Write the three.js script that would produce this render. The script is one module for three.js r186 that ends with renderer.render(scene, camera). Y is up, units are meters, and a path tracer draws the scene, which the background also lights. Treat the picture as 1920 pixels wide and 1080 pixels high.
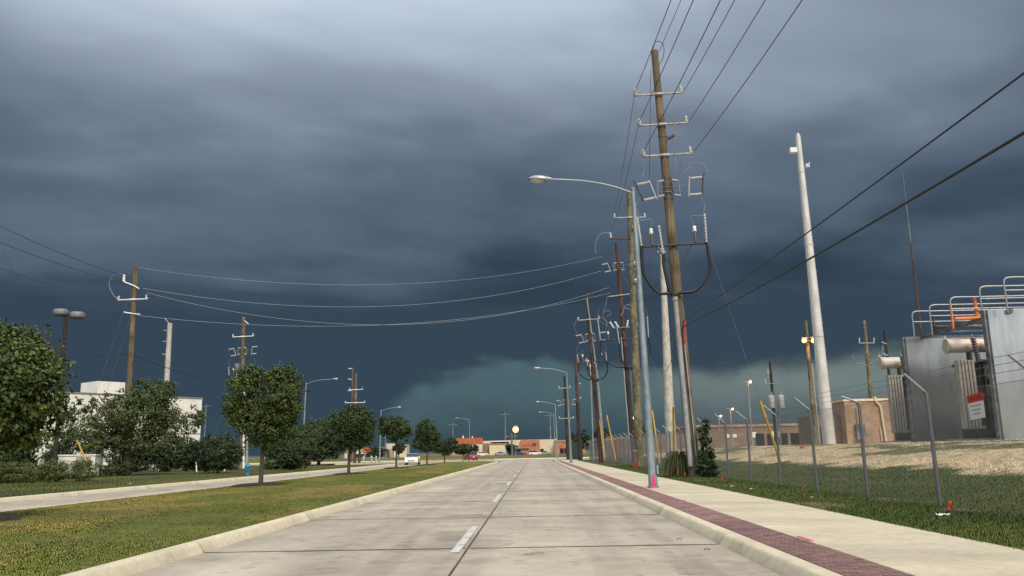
import * as THREE from 'three';
import { mergeGeometries } from 'three/addons/utils/BufferGeometryUtils.js';

// ---------- camera, exposure, sky, sun ----------
const scene = new THREE.Scene();
const D2R = Math.PI / 180;
const camera = new THREE.PerspectiveCamera(38.19, 16 / 9, 0.1, 6000);
camera.position.set(0, 1.4, 0);
camera.rotation.set(11.158 * D2R, 1.27 * D2R, -1.07 * D2R, 'YXZ');
const renderer = new THREE.WebGLRenderer({ antialias: true });
renderer.toneMapping = THREE.LinearToneMapping;
renderer.toneMappingExposure = 1.9;
renderer.shadowMap.enabled = true;
const EXPOSURE = 1.9;

// seeded random and noise
function rng(seed) { let a = seed >>> 0; return () => { a = (a + 0x6D2B79F5) | 0; let t = Math.imul(a ^ (a >>> 15), 1 | a); t = (t + Math.imul(t ^ (t >>> 7), 61 | t)) ^ t; return ((t ^ (t >>> 14)) >>> 0) / 4294967296; }; }
function hash2(x, y) { let h = Math.imul(x, 374761393) + Math.imul(y, 668265263); h = Math.imul(h ^ (h >>> 13), 1274126177); return ((h ^ (h >>> 16)) >>> 0) / 4294967296; }
function vnoise(x, y, per = 0, pery = per) {
  const xi = Math.floor(x), yi = Math.floor(y); let fx = x - xi, fy = y - yi;
  fx = fx * fx * fx * (fx * (fx * 6 - 15) + 10); fy = fy * fy * fy * (fy * (fy * 6 - 15) + 10);
  let x0 = xi, x1 = xi + 1, y0 = yi, y1 = yi + 1;
  if (per) { x0 = ((x0 % per) + per) % per; x1 = ((x1 % per) + per) % per; y0 = ((y0 % pery) + pery) % pery; y1 = ((y1 % pery) + pery) % pery; }
  const a = hash2(x0, y0), b = hash2(x1, y0), c = hash2(x0, y1), d = hash2(x1, y1);
  return a + (b - a) * fx + (c - a) * fy + (a - b - c + d) * fx * fy;
}
function fbm(x, y, oct = 5, per = 0, pery = per) { let s = 0, a = 0.5, n = 0; for (let i = 0; i < oct; i++) { s += a * vnoise(x + i * 17.3 * (per ? 0 : 1), y + i * 9.1 * (per ? 0 : 1), per, pery); n += a; a *= 0.5; x *= 2; y *= 2; per *= 2; pery *= 2; } return s / n; }
const clamp = (v, a = 0, b = 1) => Math.min(b, Math.max(a, v));
const lerp = (a, b, t) => a + (b - a) * t;
const smooth = (a, b, v) => { const t = clamp((v - a) / (b - a)); return t * t * (3 - 2 * t); };
const ramp = (stops, v) => { if (v <= stops[0][0]) return stops[0].slice(1); for (let i = 1; i < stops.length; i++) if (v <= stops[i][0]) { const a = stops[i - 1], b = stops[i], t = (v - a[0]) / (b[0] - a[0]); return [1, 2, 3].slice(0, a.length - 1).map((k) => lerp(a[k], b[k], t)); } return stops[stops.length - 1].slice(1); };

// the storm sky: a dark shelf cloud ahead, a paler rain gap under it, brighter cloud overhead and behind
{
  const W = 3072, H = 1536, data = new Float32Array(W * H * 4);
  const CLOUD = [[0, 0.031, 0.063, 0.088], [4, 0.029, 0.053, 0.080], [8, 0.032, 0.054, 0.083], [11, 0.048, 0.076, 0.113], [14.5, 0.085, 0.125, 0.178], [18, 0.112, 0.152, 0.210], [21, 0.152, 0.195, 0.265], [25, 0.275, 0.332, 0.420], [29, 0.475, 0.555, 0.670], [34, 0.66, 0.74, 0.84], [50, 0.90, 0.96, 1.02], [90, 1.12, 1.15, 1.18]];
  const BACK = [[0, 0.80, 0.79, 0.78], [20, 1.05, 1.05, 1.05], [45, 1.15, 1.16, 1.18], [90, 1.12, 1.13, 1.16]];
  const EDGE = [[-14, -2], [-11, 0.4], [-9.5, 2.8], [-7.5, 4.7], [-3, 6.0], [1, 6.2], [6, 5.7], [12, 5.1], [20, 5.2], [35, 5.0], [60, 3], [90, -1]];
  for (let r = 0; r < H; r++) {
    const elr = ((r + 0.5) / H - 0.5) * Math.PI, dy = Math.sin(elr), ce = Math.cos(elr), el = elr / D2R;
    for (let c = 0; c < W; c++) {
      const a = ((c + 0.5) / W - 0.5) * 2 * Math.PI, dx = ce * Math.cos(a), dz = ce * Math.sin(a), o = (r * W + c) * 4;
      let R, G, B;
      const e = Math.max(el, 0);
      const az = Math.atan2(dx, -dz) / D2R, q = 1 / (Math.max(dy, 0) + 0.13), px = dx * q, pz = dz * q;
      const sx = px * 0.94 - pz * 0.34, sz = px * 0.34 + pz * 0.94; // the bands run slightly aslant
      const big = fbm(sx * 0.55 + 3.1, sz * 1.1 + 7.7, 4) - 0.5, mid = fbm(sx * 1.3 + 31 + big * 1.5, sz * 3.4 + 4 + big * 2, 4) - 0.5, fine = fbm(sx * 4 + 11, sz * 8 + 2, 4) - 0.5;
      const bump = Math.exp(-(((e - 13) / 4) ** 2)), cell = fbm(az * 0.11 + 60, e * 0.26 + 12, 5) - 0.5, aa = Math.abs(az);
      const v = e + 6.5 * big + 2.7 * mid + 0.8 * fine + 8.5 * cell * smooth(6, 10, e) * (1 - smooth(18, 26, e)) + (az < 0 ? 4.5 * Math.tanh(-az / 22) * bump * smooth(60, 38, aa) : -3.0 * Math.tanh(az / 18) * (smooth(22, 29, e) + 0.1 * bump)) + 1.0 * smooth(15, 21, e) + 3.2 * smooth(-14, -26, az) * smooth(20, 27, e) * smooth(75, 45, aa) - 9 * smooth(30, 48, aa) * (1 - smooth(22, 40, e));
      const vv = lerp(e, v, smooth(2, 13, e) * (1 - smooth(45, 80, e)));
      const k = ramp(CLOUD, Math.max(0, vv));
      const shade = 1 + (0.22 * mid + 0.14 * fine) * smooth(0, 8, e);
      R = k[0] * shade; G = k[1] * shade; B = k[2] * shade;
      // rain gap
      if (e < 10 && Math.abs(az) < 92) {
        const n = fbm(az * 0.22 + 5, e * 0.5 + 40, 5) - 0.5, n2 = fbm(az * 0.9, e * 1.4 + 80, 4) - 0.5;
        const ed = ramp(EDGE, az)[0] + n * 1.9 + n2 * 0.7, soft = lerp(0.55, 1.1, smooth(4, 14, az)) + 0.8 * smooth(-4, -10, az);
        const m = smooth(-soft, soft, ed - e) * smooth(-14, -8, az + n * 3);
        const hi = [lerp(0.074, 0.160, smooth(5, 14, az)), lerp(0.130, 0.204, smooth(5, 14, az)), lerp(0.150, 0.202, smooth(5, 14, az))], lo = [0.038, 0.068, 0.092];
        const t = smooth(-0.5, 4.6, e + n * 1.5), veil = 1 + 0.10 * n2 + 0.12 * n;
        R = lerp(R, lerp(lo[0], hi[0], t) * veil, m); G = lerp(G, lerp(lo[1], hi[1], t) * veil, m); B = lerp(B, lerp(lo[2], hi[2], t) * veil, m);
      }
      const w = smooth(0.42, 0.95, dz / Math.max(ce, 0.05) + big * 0.25) * (1 - smooth(60, 88, e)), b = ramp(BACK, e), bs = 1 + 0.35 * big + 0.25 * mid;
      R = lerp(R, b[0] * bs, w); G = lerp(G, b[1] * bs, w); B = lerp(B, b[2] * bs, w);
      data[o] = R / EXPOSURE; data[o + 1] = G / EXPOSURE; data[o + 2] = B / EXPOSURE; data[o + 3] = 1;
    }
  }
  const sky = new THREE.DataTexture(data, W, H, THREE.RGBAFormat, THREE.FloatType);
  sky.mapping = THREE.EquirectangularReflectionMapping; sky.magFilter = sky.minFilter = THREE.LinearFilter; sky.needsUpdate = true;
  scene.background = sky; scene.environment = sky;
}
const sun = new THREE.DirectionalLight(0xfff1dc, 1.5);
sun.position.set(38, 85, 40); sun.target.position.set(0, 0, -30);
sun.castShadow = true; sun.shadow.radius = 45; sun.shadow.mapSize.set(2048, 2048);
Object.assign(sun.shadow.camera, { left: -90, right: 90, top: 90, bottom: -90, near: 1, far: 400 });
scene.add(sun, sun.target);

// ---------- helpers ----------
const taken = new Map();
function numbered(n) { const k = taken.get(n) ?? 0; taken.set(n, k + 1); return k ? `${n}_${String(k).padStart(3, '0')}` : n; }
function shadows(o) { o.castShadow = true; o.receiveShadow = true; return o; }
function thing(name, label, category, [x, y, z] = [0, 0, 0], group, ry = 0) { const g = new THREE.Group(); g.name = numbered(name); g.position.set(x, y, z); g.rotation.y = ry; g.userData = { label, category }; if (group) g.userData.group = group; scene.add(g); return g; }
function part(name, geo, mat, parent, label) { const m = shadows(new THREE.Mesh(Array.isArray(geo) ? join(geo) : geo, mat)); m.name = name; if (label) m.userData.label = label; parent.add(m); return m; }
const each = (name, geos, mat, parent) => geos.forEach((g) => part(name, g, mat, parent));
function single(name, label, category, geo, mat, pos = [0, 0, 0], group) { const m = shadows(new THREE.Mesh(Array.isArray(geo) ? join(geo) : geo, mat)); m.name = numbered(name); m.position.set(...pos); m.userData = { label, category }; if (group) m.userData.group = group; scene.add(m); return m; }
function structure(name, geo, mat, kind = 'structure') { const m = geo ? shadows(new THREE.Mesh(Array.isArray(geo) ? join(geo) : geo, mat)) : new THREE.Group(); m.name = numbered(name); m.userData.kind = kind; scene.add(m); return m; }
function copy(src, label, [x, y, z], ry = src.rotation.y, s = 1) { const c = src.clone(); c.name = numbered(src.name.replace(/_\d{3}$/, '')); c.userData = { ...src.userData, label }; c.position.set(x, y, z); c.rotation.y = ry; c.scale.setScalar(s); scene.add(c); return c; }
const flat = (g) => { const n = g.index ? g.toNonIndexed() : g; for (const k of Object.keys(n.attributes)) if (!['position', 'normal', 'uv'].includes(k)) n.deleteAttribute(k); return n; };
const join = (a) => a.length === 1 ? a[0] : mergeGeometries(a.map(flat));
const V = (x, y, z) => new THREE.Vector3(x, y, z);
function box(w, h, d, x = 0, y = 0, z = 0, ry = 0) { const g = new THREE.BoxGeometry(w, h, d); if (ry) g.rotateY(ry); g.translate(x, y, z); return metres(g); }
// uv in metres from position along the dominant normal axis
function metres(g0) { const g = g0.index ? g0.toNonIndexed() : g0, p = g.attributes.position, n = g.attributes.normal, uv = new Float32Array(p.count * 2); for (let i = 0; i < p.count; i++) { const ax = Math.abs(n.getX(i)), ay = Math.abs(n.getY(i)), az = Math.abs(n.getZ(i)); let u, v; if (ay >= ax && ay >= az) { u = p.getX(i); v = p.getZ(i); } else if (ax >= az) { u = p.getZ(i); v = p.getY(i); } else { u = p.getX(i); v = p.getY(i); } uv[2 * i] = u; uv[2 * i + 1] = v; } g.setAttribute('uv', new THREE.BufferAttribute(uv, 2)); return g; }
function rod(a, b, r0, r1 = r0, seg = 10, caps = true) {
  const A = V(...a), B = V(...b), d = B.clone().sub(A), L = d.length(), g = new THREE.CylinderGeometry(r1, r0, L, seg, 1, !caps);
  const uv = g.attributes.uv; for (let i = 0; i < uv.count; i++) uv.setXY(i, uv.getX(i) * 6.283 * Math.max(r0, r1), uv.getY(i) * L);
  g.translate(0, L / 2, 0); g.applyQuaternion(new THREE.Quaternion().setFromUnitVectors(V(0, 1, 0), d.normalize())); g.translate(A.x, A.y, A.z); return g;
}
function tube(pts, r, seg = 24, rad = 6) { return new THREE.TubeGeometry(new THREE.CatmullRomCurve3(pts.map((p) => V(...p))), seg, r, rad); }
function sagPts(a, b, sag, n = 20) { const o = []; for (let i = 0; i <= n; i++) { const t = i / n; o.push([lerp(a[0], b[0], t), lerp(a[1], b[1], t) - 4 * sag * t * (1 - t), lerp(a[2], b[2], t)]); } return o; }
function lathe(pts, seg = 12) { return new THREE.LatheGeometry(pts.map((p) => new THREE.Vector2(...p)), seg); }
function sheds(y0, y1, r, R, n) { const p = [[0.001, y0]]; for (let i = 0; i < n; i++) { const a = lerp(y0, y1, i / n), b = lerp(y0, y1, (i + 1) / n); p.push([r, a], [R, lerp(a, b, 0.35)], [r, b]); } p.push([0.001, y1]); return lathe(p, 10); }

// ---------- textures and materials ----------
function tex(w, h, fn, { srgb = true, repeat = [1, 1], wrap = true } = {}) {
  const d = new Uint8Array(w * h * 4);
  for (let y = 0; y < h; y++) for (let x = 0; x < w; x++) { const c = fn(x / w, y / h), o = (y * w + x) * 4; d[o] = clamp(c[0]) * 255; d[o + 1] = clamp(c[1]) * 255; d[o + 2] = clamp(c[2]) * 255; d[o + 3] = 255; }
  const t = new THREE.DataTexture(d, w, h); t.wrapS = t.wrapT = wrap ? THREE.RepeatWrapping : THREE.ClampToEdgeWrapping; t.magFilter = THREE.LinearFilter; t.minFilter = THREE.LinearMipmapLinearFilter; t.generateMipmaps = true; t.repeat.set(...repeat); if (srgb) t.colorSpace = THREE.SRGBColorSpace; t.needsUpdate = true; return t;
}
const grey = (v) => [v, v, v];
const std = (o) => new THREE.MeshStandardMaterial({ side: THREE.DoubleSide, roughness: 0.8, ...o });
const lin = (r, g, b) => new THREE.Color().setRGB(r, g, b);
const grainBump = tex(512, 512, (u, v) => grey(0.5 * fbm(u * 16, v * 16, 5, 16) + 0.5 * hash2((u * 512) | 0, (v * 512) | 0)), { srgb: false, repeat: [0.5, 0.5] });
// soft mottling, 4 m tile, multiplies a colour
const mottle = (lo, hi, rep = 0.25, sx = 6, sy = 6) => tex(512, 512, (u, v) => { const n = 0.65 * fbm(u * sx, v * sy, 6, sx, sy) + 0.35 * fbm(u * 24, v * 24, 4, 24); return grey(lerp(lo, hi, clamp(0.5 + (n - 0.5) * 2.2))); }, { repeat: [rep, rep] });
const faintMottle = mottle(0.93, 1, 0.12), softMottle = mottle(0.82, 1), strongMottle = mottle(0.62, 1), fineMottle = mottle(0.72, 1, 0.9);
// carriageway concrete: wheel tracks, drip line, blotches and hairline streaks; u across 7.8 m, v along 24.2 m
const roadMap = tex(768, 2048, (u, v) => {
  const lane = (u * 2) % 1, b = fbm(u * 6, v * 18, 6, 6, 18), f = fbm(u * 40, v * 120, 3, 40, 120), s = fbm(u * 30, v * 5, 5, 30, 5), pat = fbm(u * 3, v * 7, 5, 3, 7);
  const track = Math.exp(-(((lane - 0.27) / 0.09) ** 2)) + Math.exp(-(((lane - 0.74) / 0.09) ** 2)), drip = Math.exp(-(((lane - 0.5) / 0.10) ** 2));
  let k = 0.80 + 0.17 * (b - 0.5) + 0.07 * (f - 0.5) + 0.10 * (s - 0.5) - 0.05 * track - 0.10 * drip * smooth(0.35, 0.7, s);
  k -= 0.16 * smooth(0.60, 0.76, pat) * smooth(0.4, 0.65, b);
  k -= 0.05 * smooth(0.62, 0.66, fbm(u * 12 + 3, v * 36, 4, 12, 36));
  const cr = Math.abs(fbm(u * 5, v * 14 + 0.5, 6, 5, 14) - 0.5), mask = smooth(0.58, 0.66, fbm(u * 3 + 2, v * 6, 3, 3, 6)); k -= 0.30 * mask * (1 - smooth(0.0015, 0.004, cr)); // hairline cracks
  k -= 0.09 * smooth(0.745, 0.77, fbm(u * 34, v * 104, 3, 34, 104)) * smooth(0.45, 0.6, s); // drips and specks
  return [k * 1.0, k * 0.955, k * 0.875];
}, { repeat: [1 / 7.8, 1 / 24.2] });
const walkMap = tex(512, 512, (u, v) => { const b = fbm(u * 5, v * 5, 6, 5), f = fbm(u * 60, v * 60, 2, 60); const k = 0.84 + 0.15 * (b - 0.5) + 0.09 * (f - 0.5); return [k, k * 0.955, k * 0.84]; }, { repeat: [0.2, 0.2] });
const M = {
  road: [0, 1, 2].map((i) => std({ map: roadMap, color: lin(...[[0.67, 0.665, 0.665], [0.63, 0.625, 0.625], [0.69, 0.68, 0.67]][i]), roughness: 0.86, bumpMap: grainBump, bumpScale: 0.004 })),
  sealant: std({ map: strongMottle, color: lin(0.30, 0.28, 0.25), roughness: 0.95 }),
  joint: std({ color: lin(0.05, 0.047, 0.042), roughness: 1 }),
  kerb: [0, 1, 2].map((i) => std({ map: walkMap, color: lin(...[[0.90, 0.90, 0.89], [0.85, 0.85, 0.84], [0.93, 0.93, 0.92]][i]), roughness: 0.85, bumpMap: grainBump, bumpScale: 0.005 })),
  yellowKerb: std({ map: strongMottle, color: lin(0.62, 0.40, 0.055), roughness: 0.7 }),
  walk: [0, 1, 2].map((i) => std({ map: walkMap, color: lin(...[[0.79, 0.785, 0.78], [0.745, 0.74, 0.735], [0.81, 0.805, 0.795]][i]), roughness: 0.88, bumpMap: grainBump, bumpScale: 0.004 })),
  brick: [0, 1, 2, 3, 4].map((i) => std({ map: fineMottle, color: lin(...[[0.38, 0.20, 0.19], [0.33, 0.18, 0.175], [0.42, 0.235, 0.22], [0.28, 0.165, 0.165], [0.40, 0.25, 0.24]][i]), roughness: 0.9, bumpMap: grainBump, bumpScale: 0.004 })),
  mortar: std({ color: lin(0.30, 0.19, 0.165), roughness: 1, map: strongMottle }),
  paint: std({ color: lin(0.78, 0.78, 0.76), roughness: 0.7, map: fineMottle }),
  pinkPaint: std({ color: lin(0.75, 0.04, 0.14), roughness: 0.6 }),
  wood: std({ map: tex(256, 1024, (u, v) => { const g = fbm(u * 40, v * 5, 5, 40, 5), b = fbm(u * 4, v * 8, 4, 4, 8), c = smooth(0.66, 0.72, fbm(u * 60, v * 3, 3, 60, 3)); const k = 0.62 + 0.34 * (g - 0.5) + 0.3 * (b - 0.5) - 0.22 * c; return [k * 0.92, k * 0.83, k * 0.68]; }, { repeat: [0.6, 0.17] }), color: lin(0.60, 0.585, 0.56), roughness: 0.95, bumpMap: grainBump, bumpScale: 0.006 }),
  galv: std({ map: softMottle, color: lin(0.50, 0.52, 0.55), roughness: 0.45, metalness: 0.55 }),
  galvDull: std({ map: strongMottle, color: lin(0.30, 0.32, 0.35), roughness: 0.6, metalness: 0.4 }),
  lampPole: std({ map: softMottle, color: lin(0.34, 0.42, 0.47), roughness: 0.5, metalness: 0.3 }),
  lens: std({ color: lin(0.55, 0.55, 0.53), roughness: 0.25 }),
  arm: std({ map: strongMottle, color: lin(0.62, 0.60, 0.60), roughness: 0.55 }),
  porcelain: std({ color: lin(0.62, 0.63, 0.65), roughness: 0.3 }),
  polymer: std({ color: lin(0.50, 0.51, 0.54), roughness: 0.5, map: softMottle }),
  whiteCap: std({ color: lin(0.85, 0.86, 0.86), roughness: 0.35 }),
  brownSteel: std({ color: lin(0.085, 0.065, 0.055), roughness: 0.7, map: strongMottle }),
  black: std({ color: lin(0.008, 0.009, 0.012), roughness: 0.5 }),
  wire: std({ color: lin(0.016, 0.018, 0.022), roughness: 0.5 }),
  aluWire: std({ color: lin(0.24, 0.26, 0.29), roughness: 0.4, metalness: 0.3 }),
  red: std({ color: lin(0.45, 0.03, 0.03), roughness: 0.5 }),
  conduit: std({ color: lin(0.42, 0.44, 0.47), roughness: 0.45, map: softMottle }),
  yellow: std({ color: lin(0.66, 0.40, 0.02), roughness: 0.45, map: softMottle }),
  concretePole: std({ map: softMottle, color: lin(0.62, 0.605, 0.55), roughness: 0.8, bumpMap: grainBump, bumpScale: 0.004 }),
  sodiumTint: std({ map: softMottle, color: lin(0.72, 0.22, 0.06), roughness: 0.5 }),  // sodium lamp glow carried as a base colour
  steelPole: std({ map: mottle(0.86, 1, 0.35, 10, 3), color: lin(0.74, 0.735, 0.73), roughness: 0.55, metalness: 0.1 }),
  fenceSteel: std({ map: softMottle, color: lin(0.20, 0.21, 0.24), roughness: 0.5, metalness: 0.3 }),
  chain: std({ color: lin(0.20, 0.205, 0.22), roughness: 0.5, metalness: 0.4 }),
  sheet: [0, 1, 2].map((i) => std({ map: tex(512, 512, (u, v) => { const s = fbm(u * 26, v * 2, 5, 26, 2), b = fbm(u * 5 + i, v * 4, 5, 5, 4), k = 0.90 + 0.10 * (s - 0.5) + 0.24 * (b - 0.5); return [k * 0.98, k, k * 1.01]; }, { repeat: [0.3, 0.16] }), color: lin(...[[0.84, 0.87, 0.90], [0.81, 0.84, 0.87], [0.86, 0.885, 0.91]][i]), roughness: 0.25, metalness: 0.88 })),
  tank: std({ map: strongMottle, color: lin(0.075, 0.068, 0.064), roughness: 0.6 }),
  tankGrey: std({ map: softMottle, color: lin(0.62, 0.585, 0.52), roughness: 0.5 }),
  radiator: std({ map: softMottle, color: lin(0.46, 0.44, 0.40), roughness: 0.55 }),
  bushing: std({ color: lin(0.10, 0.095, 0.10), roughness: 0.35 }),
  tan: std({ map: softMottle, color: lin(0.50, 0.34, 0.235), roughness: 0.9, bumpMap: grainBump, bumpScale: 0.006 }),
  tanDark: std({ map: softMottle, color: lin(0.30, 0.215, 0.165), roughness: 0.9 }),
  cream: std({ map: faintMottle, color: lin(0.76, 0.66, 0.48), roughness: 0.85 }),
  orangeWall: std({ map: softMottle, color: lin(0.62, 0.17, 0.07), roughness: 0.8 }),
  salmon: std({ map: softMottle, color: lin(0.62, 0.24, 0.13), roughness: 0.8 }),
  whiteWall: [0, 1, 2].map((i) => std({ map: faintMottle, color: lin(...[[0.88, 0.87, 0.82], [0.86, 0.85, 0.80], [0.89, 0.88, 0.84]][i]), roughness: 0.85 })),
  greyRoof: std({ map: softMottle, color: lin(0.30, 0.31, 0.33), roughness: 0.7 }),
  darkGlass: std({ color: lin(0.02, 0.024, 0.03), roughness: 0.12 }),
  asphalt: std({ map: strongMottle, color: lin(0.09, 0.088, 0.085), roughness: 0.95 }),
  bark: std({ map: strongMottle, color: lin(0.13, 0.10, 0.078), roughness: 1, bumpMap: grainBump, bumpScale: 0.02 }),
  barkGrey: std({ map: strongMottle, color: lin(0.24, 0.21, 0.17), roughness: 1, bumpMap: grainBump, bumpScale: 0.02 }),
  mulch: std({ map: mottle(0.5, 1, 1.3, 14, 14), color: lin(0.085, 0.052, 0.04), roughness: 1, bumpMap: grainBump, bumpScale: 0.05 }),
  leaf: std({ vertexColors: true, roughness: 0.62 }),
  carWhite: new THREE.MeshPhysicalMaterial({ color: lin(0.80, 0.80, 0.78), roughness: 0.35, clearcoat: 0.8, clearcoatRoughness: 0.1 }),
  carRed: new THREE.MeshPhysicalMaterial({ color: lin(0.28, 0.012, 0.055), roughness: 0.35, clearcoat: 0.8, clearcoatRoughness: 0.1 }),
  carGrey: new THREE.MeshPhysicalMaterial({ color: lin(0.30, 0.32, 0.35), roughness: 0.35, clearcoat: 0.8 }),
  carBlue: new THREE.MeshPhysicalMaterial({ color: lin(0.03, 0.05, 0.12), roughness: 0.35, clearcoat: 0.8 }),
  rubber: std({ color: lin(0.015, 0.015, 0.016), roughness: 0.9 }),
  headlight: std({ color: lin(0.75, 0.76, 0.78), roughness: 0.15 }),
  tailRed: std({ color: lin(0.45, 0.01, 0.015), roughness: 0.2 }),
  blue: std({ color: lin(0.03, 0.22, 0.42), roughness: 0.5, map: softMottle }),
  greenBox: std({ color: lin(0.012, 0.05, 0.04), roughness: 0.6, map: softMottle }),
  flag: std({ color: lin(0.85, 0.06, 0.03), roughness: 0.7 }),
  paper: std({ color: lin(0.8, 0.8, 0.78), roughness: 0.8 }),
  rust: std({ color: lin(0.17, 0.085, 0.05), roughness: 0.9, map: strongMottle }),
  sodium: new THREE.MeshStandardMaterial({ color: lin(0.8, 0.6, 0.4), emissive: lin(1, 0.45, 0.12), emissiveIntensity: 2.2 }),
  poleRed: std({ map: strongMottle, color: lin(0.135, 0.068, 0.056), roughness: 0.9 }),
  poleDark: std({ map: strongMottle, color: lin(0.060, 0.045, 0.042), roughness: 0.9 }),
  poleOlive: std({ map: strongMottle, color: lin(0.26, 0.235, 0.15), roughness: 0.9, bumpMap: grainBump, bumpScale: 0.006 }),
};

// ---------- ground, roads, kerbs ----------
const rise = (x, z) => 0.12 + 1.4 * smooth(8.9, 21, x) * smooth(-150, -122, z) * smooth(40, 15, z) + (x > 8.9 ? 0.10 * (fbm(x * 0.35, z * 0.35, 3) - 0.5) * smooth(8.9, 11, x) : 0);
function sheet(xs, zs, hf, cf) {
  const nx = xs.length, nz = zs.length, pos = [], uv = [], col = [], idx = [];
  for (let j = 0; j < nz; j++) for (let i = 0; i < nx; i++) { const x = xs[i], z = zs[j]; pos.push(x, hf(x, z), z); uv.push(x, z); col.push(...(cf ? cf(x, z) : [1, 1, 1])); }
  for (let j = 0; j < nz - 1; j++) for (let i = 0; i < nx - 1; i++) { const a = j * nx + i, b = a + 1, c = a + nx, d = c + 1; idx.push(a, c, b, b, c, d); }
  const g = new THREE.BufferGeometry(); g.setAttribute('position', new THREE.Float32BufferAttribute(pos, 3)); g.setAttribute('uv', new THREE.Float32BufferAttribute(uv, 2)); g.setAttribute('color', new THREE.Float32BufferAttribute(col, 3)); g.setIndex(idx); g.computeVertexNormals(); return g;
}
const range = (a, b, n) => Array.from({ length: n + 1 }, (_, i) => lerp(a, b, i / n));
const grassMap = tex(1024, 1024, (u, v) => { const a = fbm(u * 8, v * 8, 5, 8), b = fbm(u * 60, v * 60, 4, 60), c = fbm(u * 200, v * 200, 2, 200), k = 0.76 + 0.34 * (a - 0.5) + 0.32 * (b - 0.5) + 0.3 * (c - 0.5); return [k, k, k * 0.92]; }, { repeat: [0.125, 0.125] });
M.lawn = std({ map: grassMap, vertexColors: true, roughness: 1, bumpMap: grainBump, bumpScale: 0.04 });
const GREEN = [0.205, 0.240, 0.040], OLIVE = [0.345, 0.295, 0.080], DEEP = [0.150, 0.180, 0.032], DRY = [0.90, 0.74, 0.545], DIRT = [0.30, 0.25, 0.19];
const mix3 = (a, b, t) => a.map((v, i) => lerp(v, b[i], t));
const medianColour = (x, z) => mix3(mix3(GREEN, OLIVE, smooth(0.42, 0.66, fbm(x * 0.55, z * 0.16, 4))), DEEP, 0.5 * smooth(0.5, 0.75, fbm(x * 0.3 + 40, z * 0.22, 4)));
const leftColour = (x, z) => mix3([0.085, 0.11, 0.03], [0.15, 0.165, 0.045], smooth(0.3, 0.7, fbm(x * 0.2, z * 0.2, 4)));
const dryness = (x, z) => { const n = fbm(x * 0.18 + 3, z * 0.10, 5), n2 = fbm(x * 0.9, z * 0.5 + 9, 4); let d = smooth(13.0, 14.4, x + (n2 - 0.5) * 2.6); d *= 1 - 0.85 * smooth(0.55, 0.62, fbm(x * 0.55 + 60, z * 0.13 + 4, 4)) * smooth(14, 16, x); return clamp(d * (0.75 + 0.5 * n)); };
const rightColour = (x, z) => mix3(mix3(mix3([0.072, 0.115, 0.024], [0.108, 0.145, 0.032], smooth(0.35, 0.65, fbm(x * 0.5, z * 0.4, 4))), DIRT, 0.7 * smooth(0.66, 0.76, fbm(x * 1.1 + 9, z * 0.8 + 2.4, 4)) * smooth(13, 9, x)), DRY, dryness(x, z));

structure('ground', sheet([-2500, -600, -200, 0, 200, 600, 2500], [600, 0, -200, -600, -3000], () => -0.09, () => GREEN), M.lawn);
// joint bed under the slabs
structure('road_bed', box(8.2, 0.02, 190, -1.15, -0.035, -47), M.joint);
const JOINT = 6.05, Z0 = -12.95, TEND = -133.95;
const road = structure('road');
{
  const rand = rng(5);
  for (let z = Z0 + 5 * JOINT, k = 0; z > TEND + 0.1; z -= JOINT, k++) for (const [x0, x1] of [[-5.02, -1.04], [-1.005, 2.72]]) {
    part('concrete_slab', box(x1 - x0, 0.16, JOINT - 0.05, (x0 + x1) / 2, -0.08 - rand() * 0.003, z - JOINT / 2), M.road[(rand() * 3) | 0], road);
  }
  // weathered sealant in the transverse joints, uneven in width
  for (let z = Z0 + 4 * JOINT, k = 0; z > -33; z -= JOINT, k++) for (const [x0, x1] of [[-5.0, -1.05], [-0.995, 2.7]]) {
    const n = 26, xs = range(x0, x1, n), pos = [], uv = [], idx = []; xs.forEach((x, i) => { const w = 0.02 + 0.055 * fbm(x * 2.3 + k * 7, k * 3.1, 3) * smooth(0.25, 0.6, fbm(x * 0.9 + k * 11, 5.5, 2)), m = 0.025 * (fbm(x * 1.7, k * 5.7 + 9, 2) - 0.5); pos.push(x, 0.0035, z + m - w, x, 0.0035, z + m + w); uv.push(x, z - w, x, z + w); if (i) idx.push(2 * i - 2, 2 * i - 1, 2 * i, 2 * i, 2 * i - 1, 2 * i + 1); });
    const g = new THREE.BufferGeometry(); g.setAttribute('position', new THREE.Float32BufferAttribute(pos, 3)); g.setAttribute('uv', new THREE.Float32BufferAttribute(uv, 2)); g.setIndex(idx); g.computeVertexNormals(); part('joint_sealant', g, M.sealant, road);
  }
  let dash = 0;
  for (let z = -0.2; z > -130; z -= 12.2) { const d = part('lane_dash', box(0.13, 0.004, 4.3, -1.17, 0.006, z - 2.15), M.paint, road); dash++; }
}
const opposite = structure('opposite_road');
for (let z = 14, k = 0; z > TEND + 4; z -= JOINT, k++) for (const [x0, x1] of [[-16.22, -13.9], [-18.55, -16.24]]) part('concrete_slab', box(x1 - x0, 0.16, JOINT - 0.022, (x0 + x1) / 2, -0.08 - 0.002 * (k % 2), z - JOINT / 2), M.road[(k * 7 + (x0 < -17 ? 1 : 0)) % 3], opposite);
structure('opposite_road_bed', box(5.2, 0.02, 170, -16.25, -0.035, -60), M.joint);
const cross = structure('cross_street');
for (let x = -120, k = 0; x < 120; x += 6, k++) for (let j = 0; j < 4; j++) part('concrete_slab', box(5.98, 0.16, 8.98, x + 3, -0.09, TEND - 4.5 - j * 9), M.road[(k * 5 + j * 2) % 3], cross);

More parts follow.
